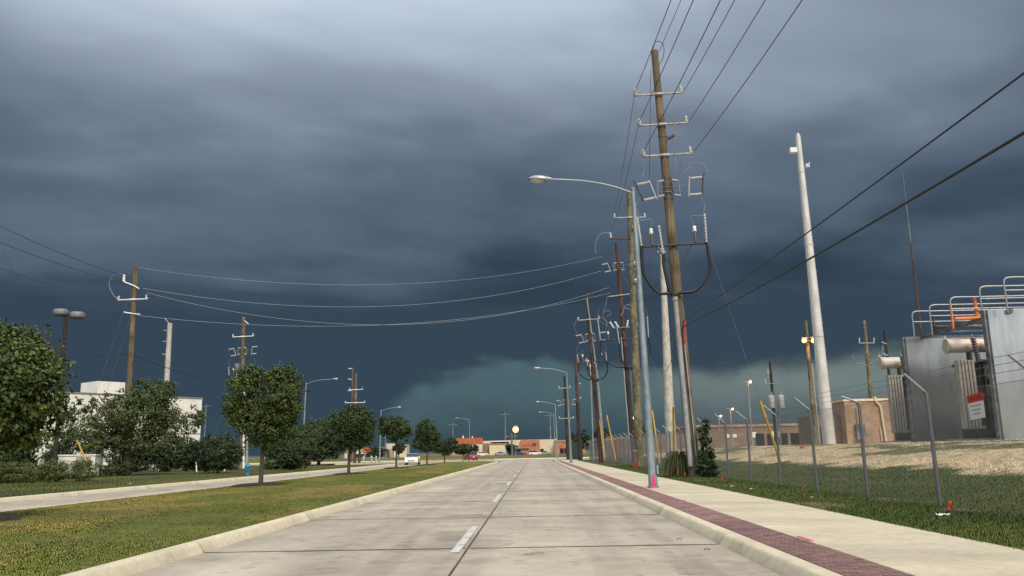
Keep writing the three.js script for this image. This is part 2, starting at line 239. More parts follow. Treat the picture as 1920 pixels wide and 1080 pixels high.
// kerbs follow a path, cut into segments at each joint
function kerbGeo(pts, side) { // side +1: back of kerb to the right of travel
  const prof = [[0, -0.06], [0, 0.0], [0.07, 0.105], [0.095, 0.138], [0.13, 0.15], [0.27, 0.152], [0.30, 0.145], [0.31, -0.06]], pos = [], idx = [], uv = [], n = prof.length; let run = 0;
  const ring = pts.map((p, i) => { const a = pts[Math.max(0, i - 1)], b = pts[Math.min(pts.length - 1, i + 1)], tx = b[0] - a[0], tz = b[1] - a[1], l = Math.hypot(tx, tz); return [p, [-tz / l * side, tx / l * side]]; });
  ring.forEach(([p, nn], i) => { if (i) run += Math.hypot(p[0] - ring[i - 1][0][0], p[1] - ring[i - 1][0][1]); let w = 0; prof.forEach((q, k) => { if (k) w += Math.hypot(q[0] - prof[k - 1][0], q[1] - prof[k - 1][1]); pos.push(p[0] + nn[0] * q[0], q[1], p[1] + nn[1] * q[0]); uv.push(w, run); }); });
  for (let i = 0; i < ring.length - 1; i++) for (let k = 0; k < n - 1; k++) { const a = i * n + k, b = a + 1, c = a + n, d = c + 1; idx.push(a, b, c, b, d, c); }
  for (const i of [0, ring.length - 1]) for (let k = 1; k < n - 1; k++) idx.push(i * n, i * n + k, i * n + k + 1);
  const g = new THREE.BufferGeometry(); g.setAttribute('position', new THREE.Float32BufferAttribute(pos, 3)); g.setAttribute('uv', new THREE.Float32BufferAttribute(uv, 2)); g.setIndex(idx); g.computeVertexNormals(); return g;
}
function kerbRun(name, pts, side, matFn) { const k = structure(name); for (let i = 0; i < pts.length - 1; i++) { const seg = Array.isArray(pts[i][0]) ? pts[i] : [pts[i], pts[i + 1]]; const [a, b] = [seg[0], seg[1]], L = Math.hypot(b[0] - a[0], b[1] - a[1]), t = 0.007 / L; part('kerb_segment', kerbGeo([[lerp(a[0], b[0], t), lerp(a[1], b[1], t)], [lerp(a[0], b[0], 1 - t), lerp(a[1], b[1], 1 - t)]], side), matFn(i, a, b), k); } return k; }
const arc = (cx, cz, rx, rz, a0, a1, n) => range(a0, a1, n).map((a) => [cx + rx * Math.cos(a * D2R), cz + rz * Math.sin(a * D2R)]);
const straight = (x, z0, z1) => { const o = []; for (let z = z0; z > z1; z -= JOINT) o.push([x, z]); return o; };
const kerbTone = (i) => M.kerb[(i * 7 + (i >> 1)) % 3];
kerbRun('median_kerb', [...straight(-5.0, Z0 + 4 * JOINT, -116), ...arc(-9.4, -117, 4.4, 13, 0, -75, 8)], -1, kerbTone);
kerbRun('median_kerb', [...straight(-13.9, 14, -104), ...arc(-9.4, -106, 4.5, 24, 180, 282, 12)].map((p) => p), 1, kerbTone);
kerbRun('right_kerb', [...straight(2.72, Z0 + 4 * JOINT, -112), ...arc(2.72 + 14, -115, 14, 18, 180, 268, 12), [60, -133], [110, -133]], 1, kerbTone);
kerbRun('left_kerb', [...straight(-18.55, 14, -112), ...arc(-30, -114, 11.45, 18, 0, -88, 10), [-80, -132], [-120, -132]], -1, kerbTone);
kerbRun('far_kerb', range(-120, 120, 60).map((x) => [x, TEND - 36.2 + (x < -6 && x > -30 ? 0 : 0)]), -1, (i, a) => a[0] > -25 && a[0] < -9 ? M.yellowKerb : kerbTone(i));

// lawns
{
  const medX = range(-13.62, -5.28, 28), hMed = (x, z) => 0.142 + 0.10 * Math.sin(Math.PI * clamp((x + 13.62) / 8.34)) + 0.03 * (fbm(x * 0.6, z * 0.6, 3) - 0.5) * smooth(0, 1, Math.min(x + 13.62, -5.28 - x));
  structure('median_lawn', sheet(medX, range(14, -116, 200), hMed, medianColour), M.lawn);
  // the rounded nose of the median
  const nose = sheet(range(-1, 1, 16), range(0, 1, 14), () => 0, null), p = nose.attributes.position, c = nose.attributes.color;
  for (let i = 0; i < p.count; i++) { const s = p.getX(i), t = p.getZ(i), w = Math.sqrt(Math.max(0, 1 - t * t)), x = -9.45 + s * 4.17 * w, z = -116 - t * 13.2; p.setXYZ(i, x, 0.142 + 0.1 * (1 - s * s) * (1 - t), z); c.setXYZ(i, ...medianColour(x, z)); }
  nose.computeVertexNormals(); structure('median_nose_lawn', nose, M.lawn);
  structure('left_lawn', sheet([...range(-400, -60, 10), ...range(-56, -18.83, 40)], range(30, -112, 120), (x, z) => 0.142 + 0.12 * (fbm(x * 0.15, z * 0.15, 3) - 0.5) * smooth(-19.5, -24, x), leftColour), M.lawn);
  structure('left_corner_lawn', sheet(range(-400, -31, 20), range(-112, -131.8, 8), () => 0.138, leftColour), M.lawn);
  structure('right_verge', sheet([...range(5.79, 8.9, 10), ...range(9.2, 26, 60), ...range(28, 60, 20), 80, 120, 200, 400], [...range(30, -60, 170), ...range(-61, -114, 60)], (x, z) => Math.max(0.115, rise(x, z)), rightColour), M.lawn);
  structure('right_corner_lawn', sheet(range(5.79, 400, 90), range(-114, -132.6, 20), (x, z) => x < 16.7 && z < -115 && ((16.7 - x) / 13.6) ** 2 + ((z + 115) / 17.6) ** 2 > 1 ? -0.05 : Math.max(0.115, rise(x, z)), rightColour), M.lawn);
  structure('far_lawn', sheet(range(-300, 300, 60), range(TEND - 36.5, -300, 30), (x, z) => 0.14 + 0.35 * smooth(-172, -230, z) * fbm(x * 0.05, z * 0.05, 3), (x, z) => mix3(leftColour(x, z), OLIVE, 0.6 * smooth(0.45, 0.6, fbm(x * 0.06, z * 0.05, 4)))), M.lawn);
  structure('car_park', box(400, 0.1, 96, 0, 0.10, -348.5), M.asphalt);
}
// sidewalk and brick strip
const sidewalk = structure('sidewalk');
for (let z = 16, k = 0; z > -116; z -= 3.04, k++) part('concrete_panel', box(2.11, 0.14, 3.03, 4.735, 0.075 + 0.002 * (k % 3), z - 1.52), M.walk[(k * 5) % 3], sidewalk);
part('concrete_panel', box(18, 0.14, 3, 14.5, 0.07, -127.5), M.walk[0], sidewalk);
const strip = structure('brick_strip');
part('mortar_bed', box(0.66, 0.12, 130, 3.355, 0.06, -51), M.mortar, strip);
{
  const rand = rng(77), geos = [0.5, 1].map((s) => { const g = new THREE.BoxGeometry(0.2 * s - 0.008, 0.05, 0.094); return metres(g); }), rest = [];
  let made = 0;
  for (let r = 0, z = -7.6; z > -40; r++, z -= 0.103) {
    const cuts = r % 2 ? [[0.5, 0], [1, 0.1], [1, 0.3], [1, 0.5]] : [[1, 0], [1, 0.2], [1, 0.4], [0.5, 0.6]];
    for (const [s, off] of cuts) {
      const x = 3.035 + off * 0.92 + s * 0.092, y = 0.118 + rand() * 0.006;
      if (made < 300) { const m = part('brick', geos[s === 1 ? 1 : 0], M.brick[(rand() * 5) | 0], strip); m.position.set(x, y, z); m.rotation.y = (rand() - 0.5) * 0.02; m.scale.x = 0.92; made++; }
      else { const g = new THREE.BoxGeometry((0.2 * s - 0.008) * 0.92, 0.05, 0.094); g.translate(x, y, z); rest.push([g, (rand() * 5) | 0]); }
    }
  }
  for (let t = 0; t < 5; t++) { const m = part('bricks', rest.filter((q) => q[1] === t).map((q) => metres(q[0])), M.brick[t], strip); m.userData.kind = 'stuff'; }
  part('bricks', box(0.655, 0.05, 76, 3.355, 0.118, -78), std({ map: fineMottle, color: lin(0.36, 0.205, 0.195), roughness: 0.9 }), strip).userData.kind = 'stuff';
}

// ---------- grass blades (nobody could count them) ----------
function tuft(seed, n, h, spread) { const r = rng(seed), pos = [], nor = []; for (let i = 0; i < n; i++) { const a = r() * 6.283, d = r() * spread, x = Math.cos(a) * d, z = Math.sin(a) * d, b = r() * 6.283, w = 0.006 + r() * 0.004, hh = h * (0.5 + 0.6 * r()), lx = (r() - 0.5) * hh * 0.9, lz = (r() - 0.5) * hh * 0.9; pos.push(x - Math.cos(b) * w, 0, z - Math.sin(b) * w, x + Math.cos(b) * w, 0, z + Math.sin(b) * w, x + lx, hh, z + lz); for (let k = 0; k < 3; k++) nor.push(-Math.sin(b) * 0.4, 0.9, Math.cos(b) * 0.4); } const g = new THREE.BufferGeometry(); g.setAttribute('position', new THREE.Float32BufferAttribute(pos, 3)); g.setAttribute('normal', new THREE.Float32BufferAttribute(nor, 3)); return g; }
function grassField(name, label, count, seed, geo, place, colour, s0, s1) {
  const r = rng(seed), m = new THREE.InstancedMesh(geo, std({ color: 0xffffff, roughness: 0.8 }), count), mt = new THREE.Matrix4(), q = new THREE.Quaternion(), c = new THREE.Color(); let i = 0;
  for (let guard = 0; i < count && guard < count * 8; guard++) { const p = place(r); if (!p) continue; q.setFromAxisAngle(V(0, 1, 0), r() * 6.283); const s = lerp(s0, s1, r()); mt.compose(V(...p), q, V(s, s * (0.8 + 0.5 * r()), s)); m.setMatrixAt(i, mt); const k = colour(p[0], p[2]), t = 0.88 + 0.36 * r(); c.setRGB(k[0] * t * (0.92 + 0.2 * r()), k[1] * t, k[2] * t); m.setColorAt(i, c); i++; }
  m.count = i; m.name = numbered(name); m.userData = { kind: 'stuff', label, category: 'grass' }; m.receiveShadow = m.castShadow = true; scene.add(m);
}
const nearZ = (r, z0, z1) => z0 * Math.pow(z1 / z0, r());
grassField('median_grass', 'short mown grass on the median beside the road', 50000, 3, tuft(1, 8, 0.020, 0.05), (r) => { const z = -nearZ(r, 8, 70), x = lerp(-13.6, -5.29, r()); return [x, 0.135 + 0.10 * Math.sin(Math.PI * clamp((x + 13.62) / 8.34)), z]; }, medianColour, 0.7, 1.5);
grassField('lawn_grass', 'grass on the lawn beyond the opposite roadway', 24000, 4, tuft(2, 8, 0.045, 0.08), (r) => { const z = -nearZ(r, 22, 95), x = lerp(-34, -18.9, r()); return [x, 0.12, z]; }, leftColour, 0.9, 1.8);
grassField('verge_grass', 'rough green grass along the chain link fence', 80000, 6, tuft(3, 9, 0.055, 0.07), (r) => { const z = -nearZ(r, 8, 75), x = lerp(5.8, 15, Math.pow(r(), 1.3)); if (r() < dryness(x, z) * 0.8) return null; return [x, Math.max(0.10, rise(x, z) - 0.015), z]; }, rightColour, 0.6, 1.5);
grassField('dry_grass', 'pale dry grass on the bank in front of the transformers', 9000, 8, tuft(4, 8, 0.045, 0.09), (r) => { const z = -nearZ(r, 20, 75), x = lerp(12.5, 23, r()); if (r() > dryness(x, z)) return null; return [x, rise(x, z) - 0.02, z]; }, (x, z) => mix3(DRY, OLIVE, 0.2 * fbm(x, z, 3)), 0.8, 1.6);
console.log('ground done');

// ---------- vegetation ----------
function crown(seed, lobes, n, size, pal) {
  const r = rng(seed), pos = new Float32Array(n * 18), col = new Float32Array(n * 18), g3 = () => (r() + r() + r() - 1.5) * 0.9;
  const vol = lobes.map((l) => l[3] * l[4] * l[5]), tot = vol.reduce((a, b) => a + b, 0), per = 38; let c = null, k = 0;
  for (let i = 0; i < n; i++) {
    if (i % per === 0) { let t = r() * tot, j = 0; while (t > vol[j] && j < vol.length - 1) t -= vol[j++]; const l = lobes[j], a = r() * 6.283, y = r() * 2 - 1, w = Math.sqrt(1 - y * y), rad = 0.30 + 0.70 * Math.sqrt(r()); c = { x: l[0] + l[3] * rad * w * Math.cos(a), y: l[1] + l[4] * rad * y, z: l[2] + l[5] * rad * w * Math.sin(a), o: [w * Math.cos(a), y, w * Math.sin(a)], s: 0.17 * Math.cbrt(l[3] * l[4] * l[5]) + size * 0.6, t: r() }; }
    const x = c.x + g3() * c.s * 1.1, y = c.y + g3() * c.s * 0.8, z = c.z + g3() * c.s * 1.1;
    const nrm = V(c.o[0] * 0.5 + r() * 2 - 1, c.o[1] * 0.4 + 0.45 + r() * 2 - 1, c.o[2] * 0.5 + r() * 2 - 1).normalize(), up = V(r() - 0.5, r() - 0.75, r() - 0.5).normalize(), s = V().crossVectors(nrm, up).normalize(); up.crossVectors(s, nrm).normalize();
    const L = size * (0.6 + 0.7 * r()), w = L * 0.34, b = [[-L / 2, 0, 0], [0, w, 0.12 * L], [L / 2, 0, 0], [-L / 2, 0, 0], [L / 2, 0, 0], [0, -w, 0.12 * L]];
    const t = clamp(0.55 * c.t + 0.6 * r() - 0.08), ca = mix3(pal[0], pal[1], t), v = 0.85 + 0.3 * r();
    for (const q of b) { pos[k] = x + up.x * q[0] + s.x * q[1] + nrm.x * q[2]; pos[k + 1] = y + up.y * q[0] + s.y * q[1] + nrm.y * q[2]; pos[k + 2] = z + up.z * q[0] + s.z * q[1] + nrm.z * q[2]; col[k] = ca[0] * v; col[k + 1] = ca[1] * v; col[k + 2] = ca[2] * v; k += 3; }
  }
  const g = new THREE.BufferGeometry(); g.setAttribute('position', new THREE.BufferAttribute(pos, 3)); g.setAttribute('color', new THREE.BufferAttribute(col, 3)); g.computeVertexNormals(); return g;
}
const OAK = [[0.020, 0.042, 0.008], [0.098, 0.135, 0.022]], DARKLEAF = [[0.016, 0.038, 0.010], [0.062, 0.098, 0.024]], HEDGE = [[0.026, 0.050, 0.014], [0.075, 0.105, 0.028]], PINE = [[0.016, 0.034, 0.013], [0.050, 0.078, 0.026]];
function limbs(seed, base, top, r0, reach, n) { const r = rng(seed), g = [rod([0, -0.1, 0], [0.03, base, 0.02], r0 * 1.25, r0 * 0.85, 10)]; g.push(rod([0.03, base, 0.02], [0.0, top, 0.05], r0 * 0.85, r0 * 0.2, 8)); for (let i = 0; i < n; i++) { const a = i / n * 6.283 + r() * 0.8, y = lerp(base, top * 0.75, i / n), e = reach * (0.5 + 0.5 * r()); const m = [Math.cos(a) * e * 0.5, y + e * 0.5, Math.sin(a) * e * 0.5], t = [Math.cos(a) * e, y + e * 0.9, Math.sin(a) * e]; g.push(rod([0.02, y, 0.02], m, r0 * 0.5, r0 * 0.32, 7), rod(m, t, r0 * 0.32, r0 * 0.1, 6)); } return g; }
function tree(name, label, [x, y, z], o) { const t = thing(name, label, o.category ?? 'tree', [x, y, z], o.group); part('trunk', limbs(o.seed, o.base, o.top, o.r0, o.reach, o.limbs ?? 6), o.bark ?? M.bark, t); part('crown', crown(o.seed + 50, o.lobes, o.n, o.size, o.pal ?? OAK), M.leaf, t); return t; }
const roundLobes = (seed, cy, rx, ry, k = 9) => { const r = rng(seed), o = [[0, cy, 0, rx * 0.78, ry * 0.8, rx * 0.78]]; for (let i = 0; i < k; i++) { const a = i / k * 6.283 + r(), e = (r() - 0.4) * ry * 0.9, d = rx * (0.42 + 0.2 * r()), s = rx * (0.36 + 0.2 * r()); o.push([Math.cos(a) * d, cy + e, Math.sin(a) * d, s, s * 0.9, s]); } return o; };
const MT = 'young street trees on the median';
// the median row
tree('street_tree', 'large leafy median tree cut off by the left edge of view', [-11.6, 0.1, -17.4], { seed: 11, base: 1.5, top: 3.8, r0: 0.1, reach: 1.6, lobes: [[0.05, 3.0, 0, 1.55, 1.25, 1.5], [0.9, 2.75, 0.2, 1.0, 0.95, 0.9], [0.35, 3.6, 0.1, 0.9, 0.55, 0.9], [1.15, 2.2, 0, 0.75, 0.6, 0.7], [-0.8, 2.8, 0.2, 1.1, 1.0, 1.0], [0.6, 1.85, 0.3, 0.8, 0.5, 0.7], [-0.2, 2.0, -0.4, 1.0, 0.6, 0.9]], n: 27000, size: 0.10, group: MT });
tree('street_tree', 'median tree with a tall two humped crown', [-11.6, 0.2, -35.9], { seed: 12, base: 1.5, top: 4.4, r0: 0.085, reach: 1.3, lobes: [[-0.82, 3.7, 0, 0.86, 1.45, 0.9], [0.85, 3.7, 0.1, 0.84, 1.45, 0.9], [0.0, 2.6, -0.1, 1.25, 0.9, 1.15], [-1.05, 3.1, 0.2, 0.6, 0.8, 0.7], [1.05, 3.2, 0, 0.6, 0.85, 0.7], [-0.5, 4.5, 0, 0.6, 0.55, 0.6], [0.65, 4.5, 0, 0.62, 0.5, 0.6], [0.1, 2.1, 0, 0.75, 0.7, 0.7]], n: 25000, size: 0.11, group: MT });
tree('street_tree', 'round median tree behind the two humped tree', [-11.7, 0.2, -53.4], { seed: 13, base: 1.5, top: 3.8, r0: 0.085, reach: 1.0, lobes: [[0.35, 3.25, 0, 1.3, 1.1, 1.2], [-0.3, 2.5, 0, 1.05, 0.9, 1.0], [0.9, 2.8, 0, 0.7, 0.8, 0.8], [-0.6, 3.2, 0.2, 0.75, 0.8, 0.7], [0.5, 3.95, 0, 0.7, 0.45, 0.7], [0.1, 1.9, 0, 0.7, 0.6, 0.7]], n: 17000, size: 0.125, pal: DARKLEAF, group: MT });
tree('street_tree', 'round median tree just in front of the white car', [-11.9, 0.2, -73.1], { seed: 14, base: 1.6, top: 4.0, r0: 0.08, reach: 1.1, lobes: roundLobes(4, 3.35, 1.5, 1.25), n: 14000, size: 0.145, pal: DARKLEAF, group: MT });
tree('street_tree', 'median tree just past the white car', [-11.2, 0.2, -88.6], { seed: 15, base: 1.4, top: 4.0, r0: 0.08, reach: 1.1, lobes: [[0, 3.5, 0, 1.15, 1.2, 1.1], [0.5, 3.0, 0, 0.9, 0.9, 0.9], [-0.7, 2.3, 0, 0.85, 0.75, 0.8], [-0.2, 4.2, 0, 0.7, 0.5, 0.6]], n: 11000, size: 0.155, pal: DARKLEAF, group: MT });
tree('street_tree', 'small dark wide tree right of the white car', [-11.0, 0.2, -104], { seed: 16, base: 0.9, top: 2.6, r0: 0.07, reach: 0.9, lobes: [[0, 2.0, 0, 1.45, 0.95, 1.1], [0.9, 2.3, 0, 0.8, 0.9, 0.8]], n: 7000, size: 0.17, pal: PINE, group: MT });
tree('street_tree', 'small flat dark tree beside the red car', [-9.9, 0.2, -118], { seed: 17, base: 0.8, top: 2.2, r0: 0.06, reach: 0.7, lobes: [[0, 1.75, 0, 1.2, 0.65, 0.9], [-0.6, 1.55, 0, 0.7, 0.5, 0.7]], n: 5000, size: 0.17, pal: PINE, group: MT });
[['large leafy left edge tree', -11.55, -17.4], ['two humped median tree', -11.6, -35.9], ['round tree behind the two humped one', -11.7, -53.4], ['round tree in front of the white car', -11.9, -73.1], ['tree just past the white car', -11.2, -88.6]].forEach(([l, x, z], i) => { const r = rng(40 + i), g = new THREE.SphereGeometry(1.05, 28, 10, 0, 6.283, 0, Math.PI / 2), p = g.attributes.position; for (let k = 0; k < p.count; k++) { const a = Math.atan2(p.getZ(k), p.getX(k)), f = 1 + 0.16 * Math.sin(a * 3 + i) + 0.08 * Math.sin(a * 7 + i * 2) + 0.05 * r(); p.setXYZ(k, p.getX(k) * f, p.getY(k) * 0.11 + 0.02 * r(), p.getZ(k) * f); } g.computeVertexNormals(); single('mulch_ring', 'brown mulch ring under the ' + l, 'mulch', metres(g), M.mulch, [x, 0.20, z], 'mulch rings under the median trees'); });
// left grounds
tree('shade_tree', 'big spreading tree in front of the white building', [-32.2, 0.14, -66.5], { seed: 21, base: 2.0, top: 6.6, r0: 0.30, reach: 4.0, limbs: 9, bark: M.barkGrey, lobes: [[0.6, 4.6, 0, 3.2, 2.0, 2.8], [-2.9, 3.3, 0.4, 2.4, 1.4, 2.2], [3.3, 4.0, 0, 2.3, 1.1, 2.0], [1.9, 6.3, 0, 1.9, 1.2, 1.8], [-0.4, 6.0, 0.3, 1.5, 1.0, 1.5], [0.9, 7.3, 0, 0.9, 0.6, 0.9], [2.9, 6.9, 0.2, 0.8, 0.5, 0.8], [-4.6, 4.9, 0, 1.2, 0.7, 1.1], [-3.2, 5.6, 0.3, 0.9, 0.6, 0.9], [5.0, 4.7, 0, 1.1, 0.55, 1.0], [5.4, 3.5, 0.4, 0.8, 0.45, 0.8], [-5.2, 3.4, 0, 0.9, 0.5, 0.8], [-1.0, 2.4, 1.0, 2.8, 0.8, 2.0], [2.0, 2.6, 0.8, 2.6, 0.8, 2.0]], n: 26000, size: 0.19, pal: [[0.030, 0.056, 0.015], [0.095, 0.125, 0.032]] });
tree('dark_tree', 'tall dense dark evergreen at the left edge', [-32.6, 0.14, -51.4], { seed: 22, base: 0.7, top: 4.6, r0: 0.2, reach: 1.4, lobes: [[-0.4, 2.3, 0, 2.1, 2.2, 1.9], [-1.0, 4.2, 0, 1.7, 1.7, 1.6], [0.6, 1.6, 0, 1.5, 1.5, 1.5]], n: 16000, size: 0.20, pal: PINE });
tree('dark_tree', 'small dark shrubby tree beside the light pole', [-37.0, 0.14, -65], { seed: 23, base: 0.5, top: 2.2, r0: 0.1, reach: 0.8, lobes: [[0, 1.5, 0, 1.1, 1.25, 1.1]], n: 3500, size: 0.18, pal: DARKLEAF });
tree('shrub_tree', 'rounded dark shrub standing alone on the lawn', [-25.65, 0.14, -68.4], { seed: 24, base: 0.4, top: 2.3, r0: 0.1, reach: 1.2, lobes: [[0, 1.75, 0, 2.0, 1.35, 1.8], [-0.9, 2.2, 0, 1.1, 0.9, 1.0], [0.9, 2.1, 0.2, 1.1, 0.9, 1.0], [0, 0.8, 0, 1.5, 0.7, 1.4]], n: 10000, size: 0.17, pal: PINE, category: 'shrub' });
tree('shrub_tree', 'low dark shrub right of the fire hydrant', [-21.9, 0.14, -77.2], { seed: 25, base: 0.3, top: 1.8, r0: 0.09, reach: 0.9, lobes: [[0, 1.4, 0, 1.5, 1.15, 1.4], [0.5, 2.0, 0, 0.9, 0.6, 0.9], [-0.3, 0.7, 0, 1.2, 0.6, 1.2]], n: 7000, size: 0.18, pal: PINE, category: 'shrub' });
tree('shade_tree', 'broad dark tree with a street lamp rising behind it', [-28.3, 0.14, -111], { seed: 26, base: 1.4, top: 5.0, r0: 0.2, reach: 2.4, lobes: [[0, 4.0, 0, 3.0, 2.2, 2.6], [1.9, 2.9, 0, 1.9, 1.9, 1.7], [-2.0, 3.2, 0, 1.9, 1.8, 1.7], [0.2, 1.9, 0, 2.8, 1.4, 2.2]], n: 12000, size: 0.26, pal: DARKLEAF });
tree('shade_tree', 'bushy tree partly hidden by the two humped median tree', [-30.4, 0.14, -105], { seed: 27, base: 1.2, top: 4.3, r0: 0.18, reach: 2.2, lobes: [[0, 3.4, 0, 2.6, 1.9, 2.2], [-1.6, 2.2, 0, 1.9, 1.6, 1.7], [1.7, 2.4, 0, 1.7, 1.5, 1.6]], n: 9000, size: 0.26, pal: DARKLEAF });
tree('shade_tree', 'distant dark tree behind the round median tree', [-31, 0.14, -150], { seed: 28, base: 1.4, top: 5.0, r0: 0.2, reach: 2.0, lobes: roundLobes(9, 3.8, 2.9, 2.4), n: 7000, size: 0.34, pal: PINE });
// a dense row of trees behind the viewer on the right, which the metal walls mirror
[[42, 4], [49, 10], [56, 6], [63, 14], [70, 9], [77, 18], [36, 12]].forEach(([x, z], i) => tree('roadside_tree', ['dense dark tree nearest the substation, behind the viewer', 'second dense dark tree behind the viewer', 'third dense dark tree behind the viewer', 'fourth dense dark tree behind the viewer', 'fifth dense dark tree behind the viewer', 'farthest dense dark tree behind the viewer', 'dense dark tree closest to the road behind the viewer'][i], [x, 1.3, z], { seed: 400 + i, base: 1.2, top: 7, r0: 0.25, reach: 3, lobes: roundLobes(80 + i, 4.6, 4.2, 4.3), n: 5000, size: 0.6, pal: PINE, group: 'trees behind the viewer' }));
// clipped hedges
const LIGHTHEDGE = [[0.05, 0.08, 0.016], [0.12, 0.15, 0.035]];
function hedge(label, [x, z], [w, h, d], seed, n, pal = HEDGE, ry = 0, size = 0.13) { const r = rng(seed), lobes = []; for (let i = 0; i < 9; i++) lobes.push([lerp(-w / 2, w / 2, (i + 0.5) / 9), h * (0.46 + 0.08 * r()), (r() - 0.5) * 0.2, w / 9 * 0.95, h * (0.46 + 0.06 * r()), d / 2]); const t = thing('hedge', label, 'hedge', [x, 0.14, z], 'hedges in front of the white building', ry); part('foliage', crown(seed + 3, lobes, n, size, pal), M.leaf, t); const st = []; for (let i = 0; i < 6; i++) st.push(rod([lerp(-w / 2, w / 2, (i + 0.5) / 6), -0.1, 0], [lerp(-w / 2, w / 2, (i + 0.5) / 6) + 0.1 * (r() - 0.5), h * 0.6, 0.1 * (r() - 0.5)], 0.035, 0.015, 5)); each('stem', st, M.bark, t); }
hedge('low clipped hedge at the left edge of the lawn', [-30.4, -49.5], [7.8, 1.25, 1.9], 31, 26000, LIGHTHEDGE, 0.35, 0.085);
hedge('low clipped hedge between white box and big tree', [-33.2, -64.5], [4.2, 1.0, 1.5], 32, 11000, HEDGE, 0.35, 0.09);
hedge('tall dark hedge between the big tree and the lone shrub', [-36.2, -82], [9.5, 3.4, 2.6], 33, 22000, PINE, 0.2, 0.19);
hedge('long dark hedge behind the lone rounded shrub', [-32.6, -85], [5.4, 2.8, 2.4], 34, 14000, PINE, 0.2, 0.18);
hedge('low hedge behind the fire hydrant', [-24.6, -84], [4.2, 1.0, 1.3], 35, 3500, DARKLEAF, 0.3, 0.17);
console.log('trees done');

// ---------- utility poles ----------
function insulator(g, x, y, z, h = 0.28) { return part('insulator', [sheds(0, h, 0.045, 0.085, 3), rod([0, h, 0], [0, h + 0.08, 0], 0.03)], M.porcelain, g).position.set(x, y, z); }
function crossarm(g, y, l, r, tilt = 0.08, mat = M.arm) {
  const a = part('crossarm', [rod([l, y, 0.2], [r, y, 0.2], 0.055, 0.055, 8), rod([-0.22, y, 0.2], [0.22, y, 0.2], 0.085, 0.085, 8), rod([l, y, 0.2], [l - 0.03, y + 0.30, 0.2], 0.04, 0.03, 7), rod([r, y, 0.2], [r + 0.05, y + 0.12, 0.2], 0.045, 0.035, 7)], mat, g);
  for (const [x, dy] of [[l + 0.07, 0.05], [r - 0.07, 0.05]]) { const i = part('insulator', [sheds(0, 0.3, 0.05, 0.09, 4)], M.porcelain, a); i.position.set(x, y + dy, 0.2); }
  return a;
}
function cutout(g, x, y, s, tilt, k = 1) { // a fuse cut-out: two arms of ribbed polymer, a bar and a fuse tube
  const c = part('fuse_cutout', [rod([0, -0.52, 0], [0, 0.52, 0], 0.045, 0.045, 7)], M.galv, g); c.position.set(x, y, 0.3); c.rotation.z = tilt; c.scale.set(k, k > 0.9 ? 1 : 0.9, 1);
  for (const yy of [-0.42, 0.42]) { const i = part('polymer_arm', sheds(0, 0.62, 0.05, 0.085, 6), M.polymer, c); i.rotation.z = -s * (Math.PI / 2 - 0.15); i.position.set(0, yy, 0); }
  part('fuse_tube', [rod([s * 0.64, -0.38, 0], [s * 0.66, 0.52, 0], 0.035, 0.035, 7), rod([s * 0.66, 0.52, 0], [s * 0.72, 0.78, 0], 0.02, 0.03, 6)], M.brownSteel, c);
}
function riser(g, o) { // termination arm with arresters, terminators and black cables that loop into a conduit
  const { y, half, drop, cx = -0.32, cz = 0.38, ty = 1.45 } = o;
  part('termination_arm', [rod([-half, y, 0.3], [half, y, 0.3], 0.05, 0.05, 6), rod([half * 0.55, y - 0.02, 0.3], [0.22, y - 0.95, 0.25], 0.03, 0.03, 6), rod([-half * 0.55, y - 0.02, 0.3], [-0.22, y - 0.95, 0.25], 0.03, 0.03, 6)], M.brownSteel, g);
  for (const x of [-half * 0.66, half * 0.68]) { const a = part('surge_arrester', sheds(0, 0.55, 0.06, 0.085, 6), M.bushing, g); a.position.set(x, y + 0.04, 0.3); part('cap', lathe([[0.001, 0.55], [0.095, 0.56], [0.095, 0.68], [0.06, 0.70], [0.085, 0.72], [0.085, 0.82], [0.001, 0.86]]), M.whiteCap, a); }
  for (const [x, dy] of [[-half, 0], [half, 0], [-0.55, -0.45]]) {
    const t = part('cable_terminator', sheds(0, ty, 0.04, 0.065, 9), M.polymer, g); t.position.set(x, y + dy, 0.36); t.rotation.z = x < 0 ? 0.06 : -0.03;
    const s = Math.sign(x), top = [x, y + dy + 0.02, 0.36];
    part('black_cable', tube([top, [x + s * 0.03, y + dy - 0.45, 0.37], [x - s * 0.0, lerp(y, drop, 0.55), 0.40], [lerp(x, cx, 0.45), lerp(y, drop, 0.92), 0.42], [cx + (x - cx) * 0.12, drop + 0.12, cz + 0.02], [cx, drop - 0.25, cz]], 0.074, 36, 8), M.black, g);
  }
  each('jumper_wire', [tube([[half, y + ty, 0.36], [half + 0.1, y + ty + 0.5, 0.3], [half - 0.1, y + ty + 1.0, 0.3]], 0.014, 12, 5), tube([[half * 0.68, y + 0.9, 0.3], [half * 0.6, y + 1.35, 0.3], [half, y + ty - 0.1, 0.36]], 0.014, 12, 5), tube([[-half * 0.66, y + 0.9, 0.3], [-half * 0.6, y + 1.3, 0.3], [-half, y + ty - 0.15, 0.36]], 0.014, 12, 5), tube([[-half, y + ty, 0.36], [-half - 0.05, y + ty + 0.6, 0.3], [-half + 0.2, y + ty + 1.1, 0.3]], 0.014, 12, 5)], M.aluWire, g);
}
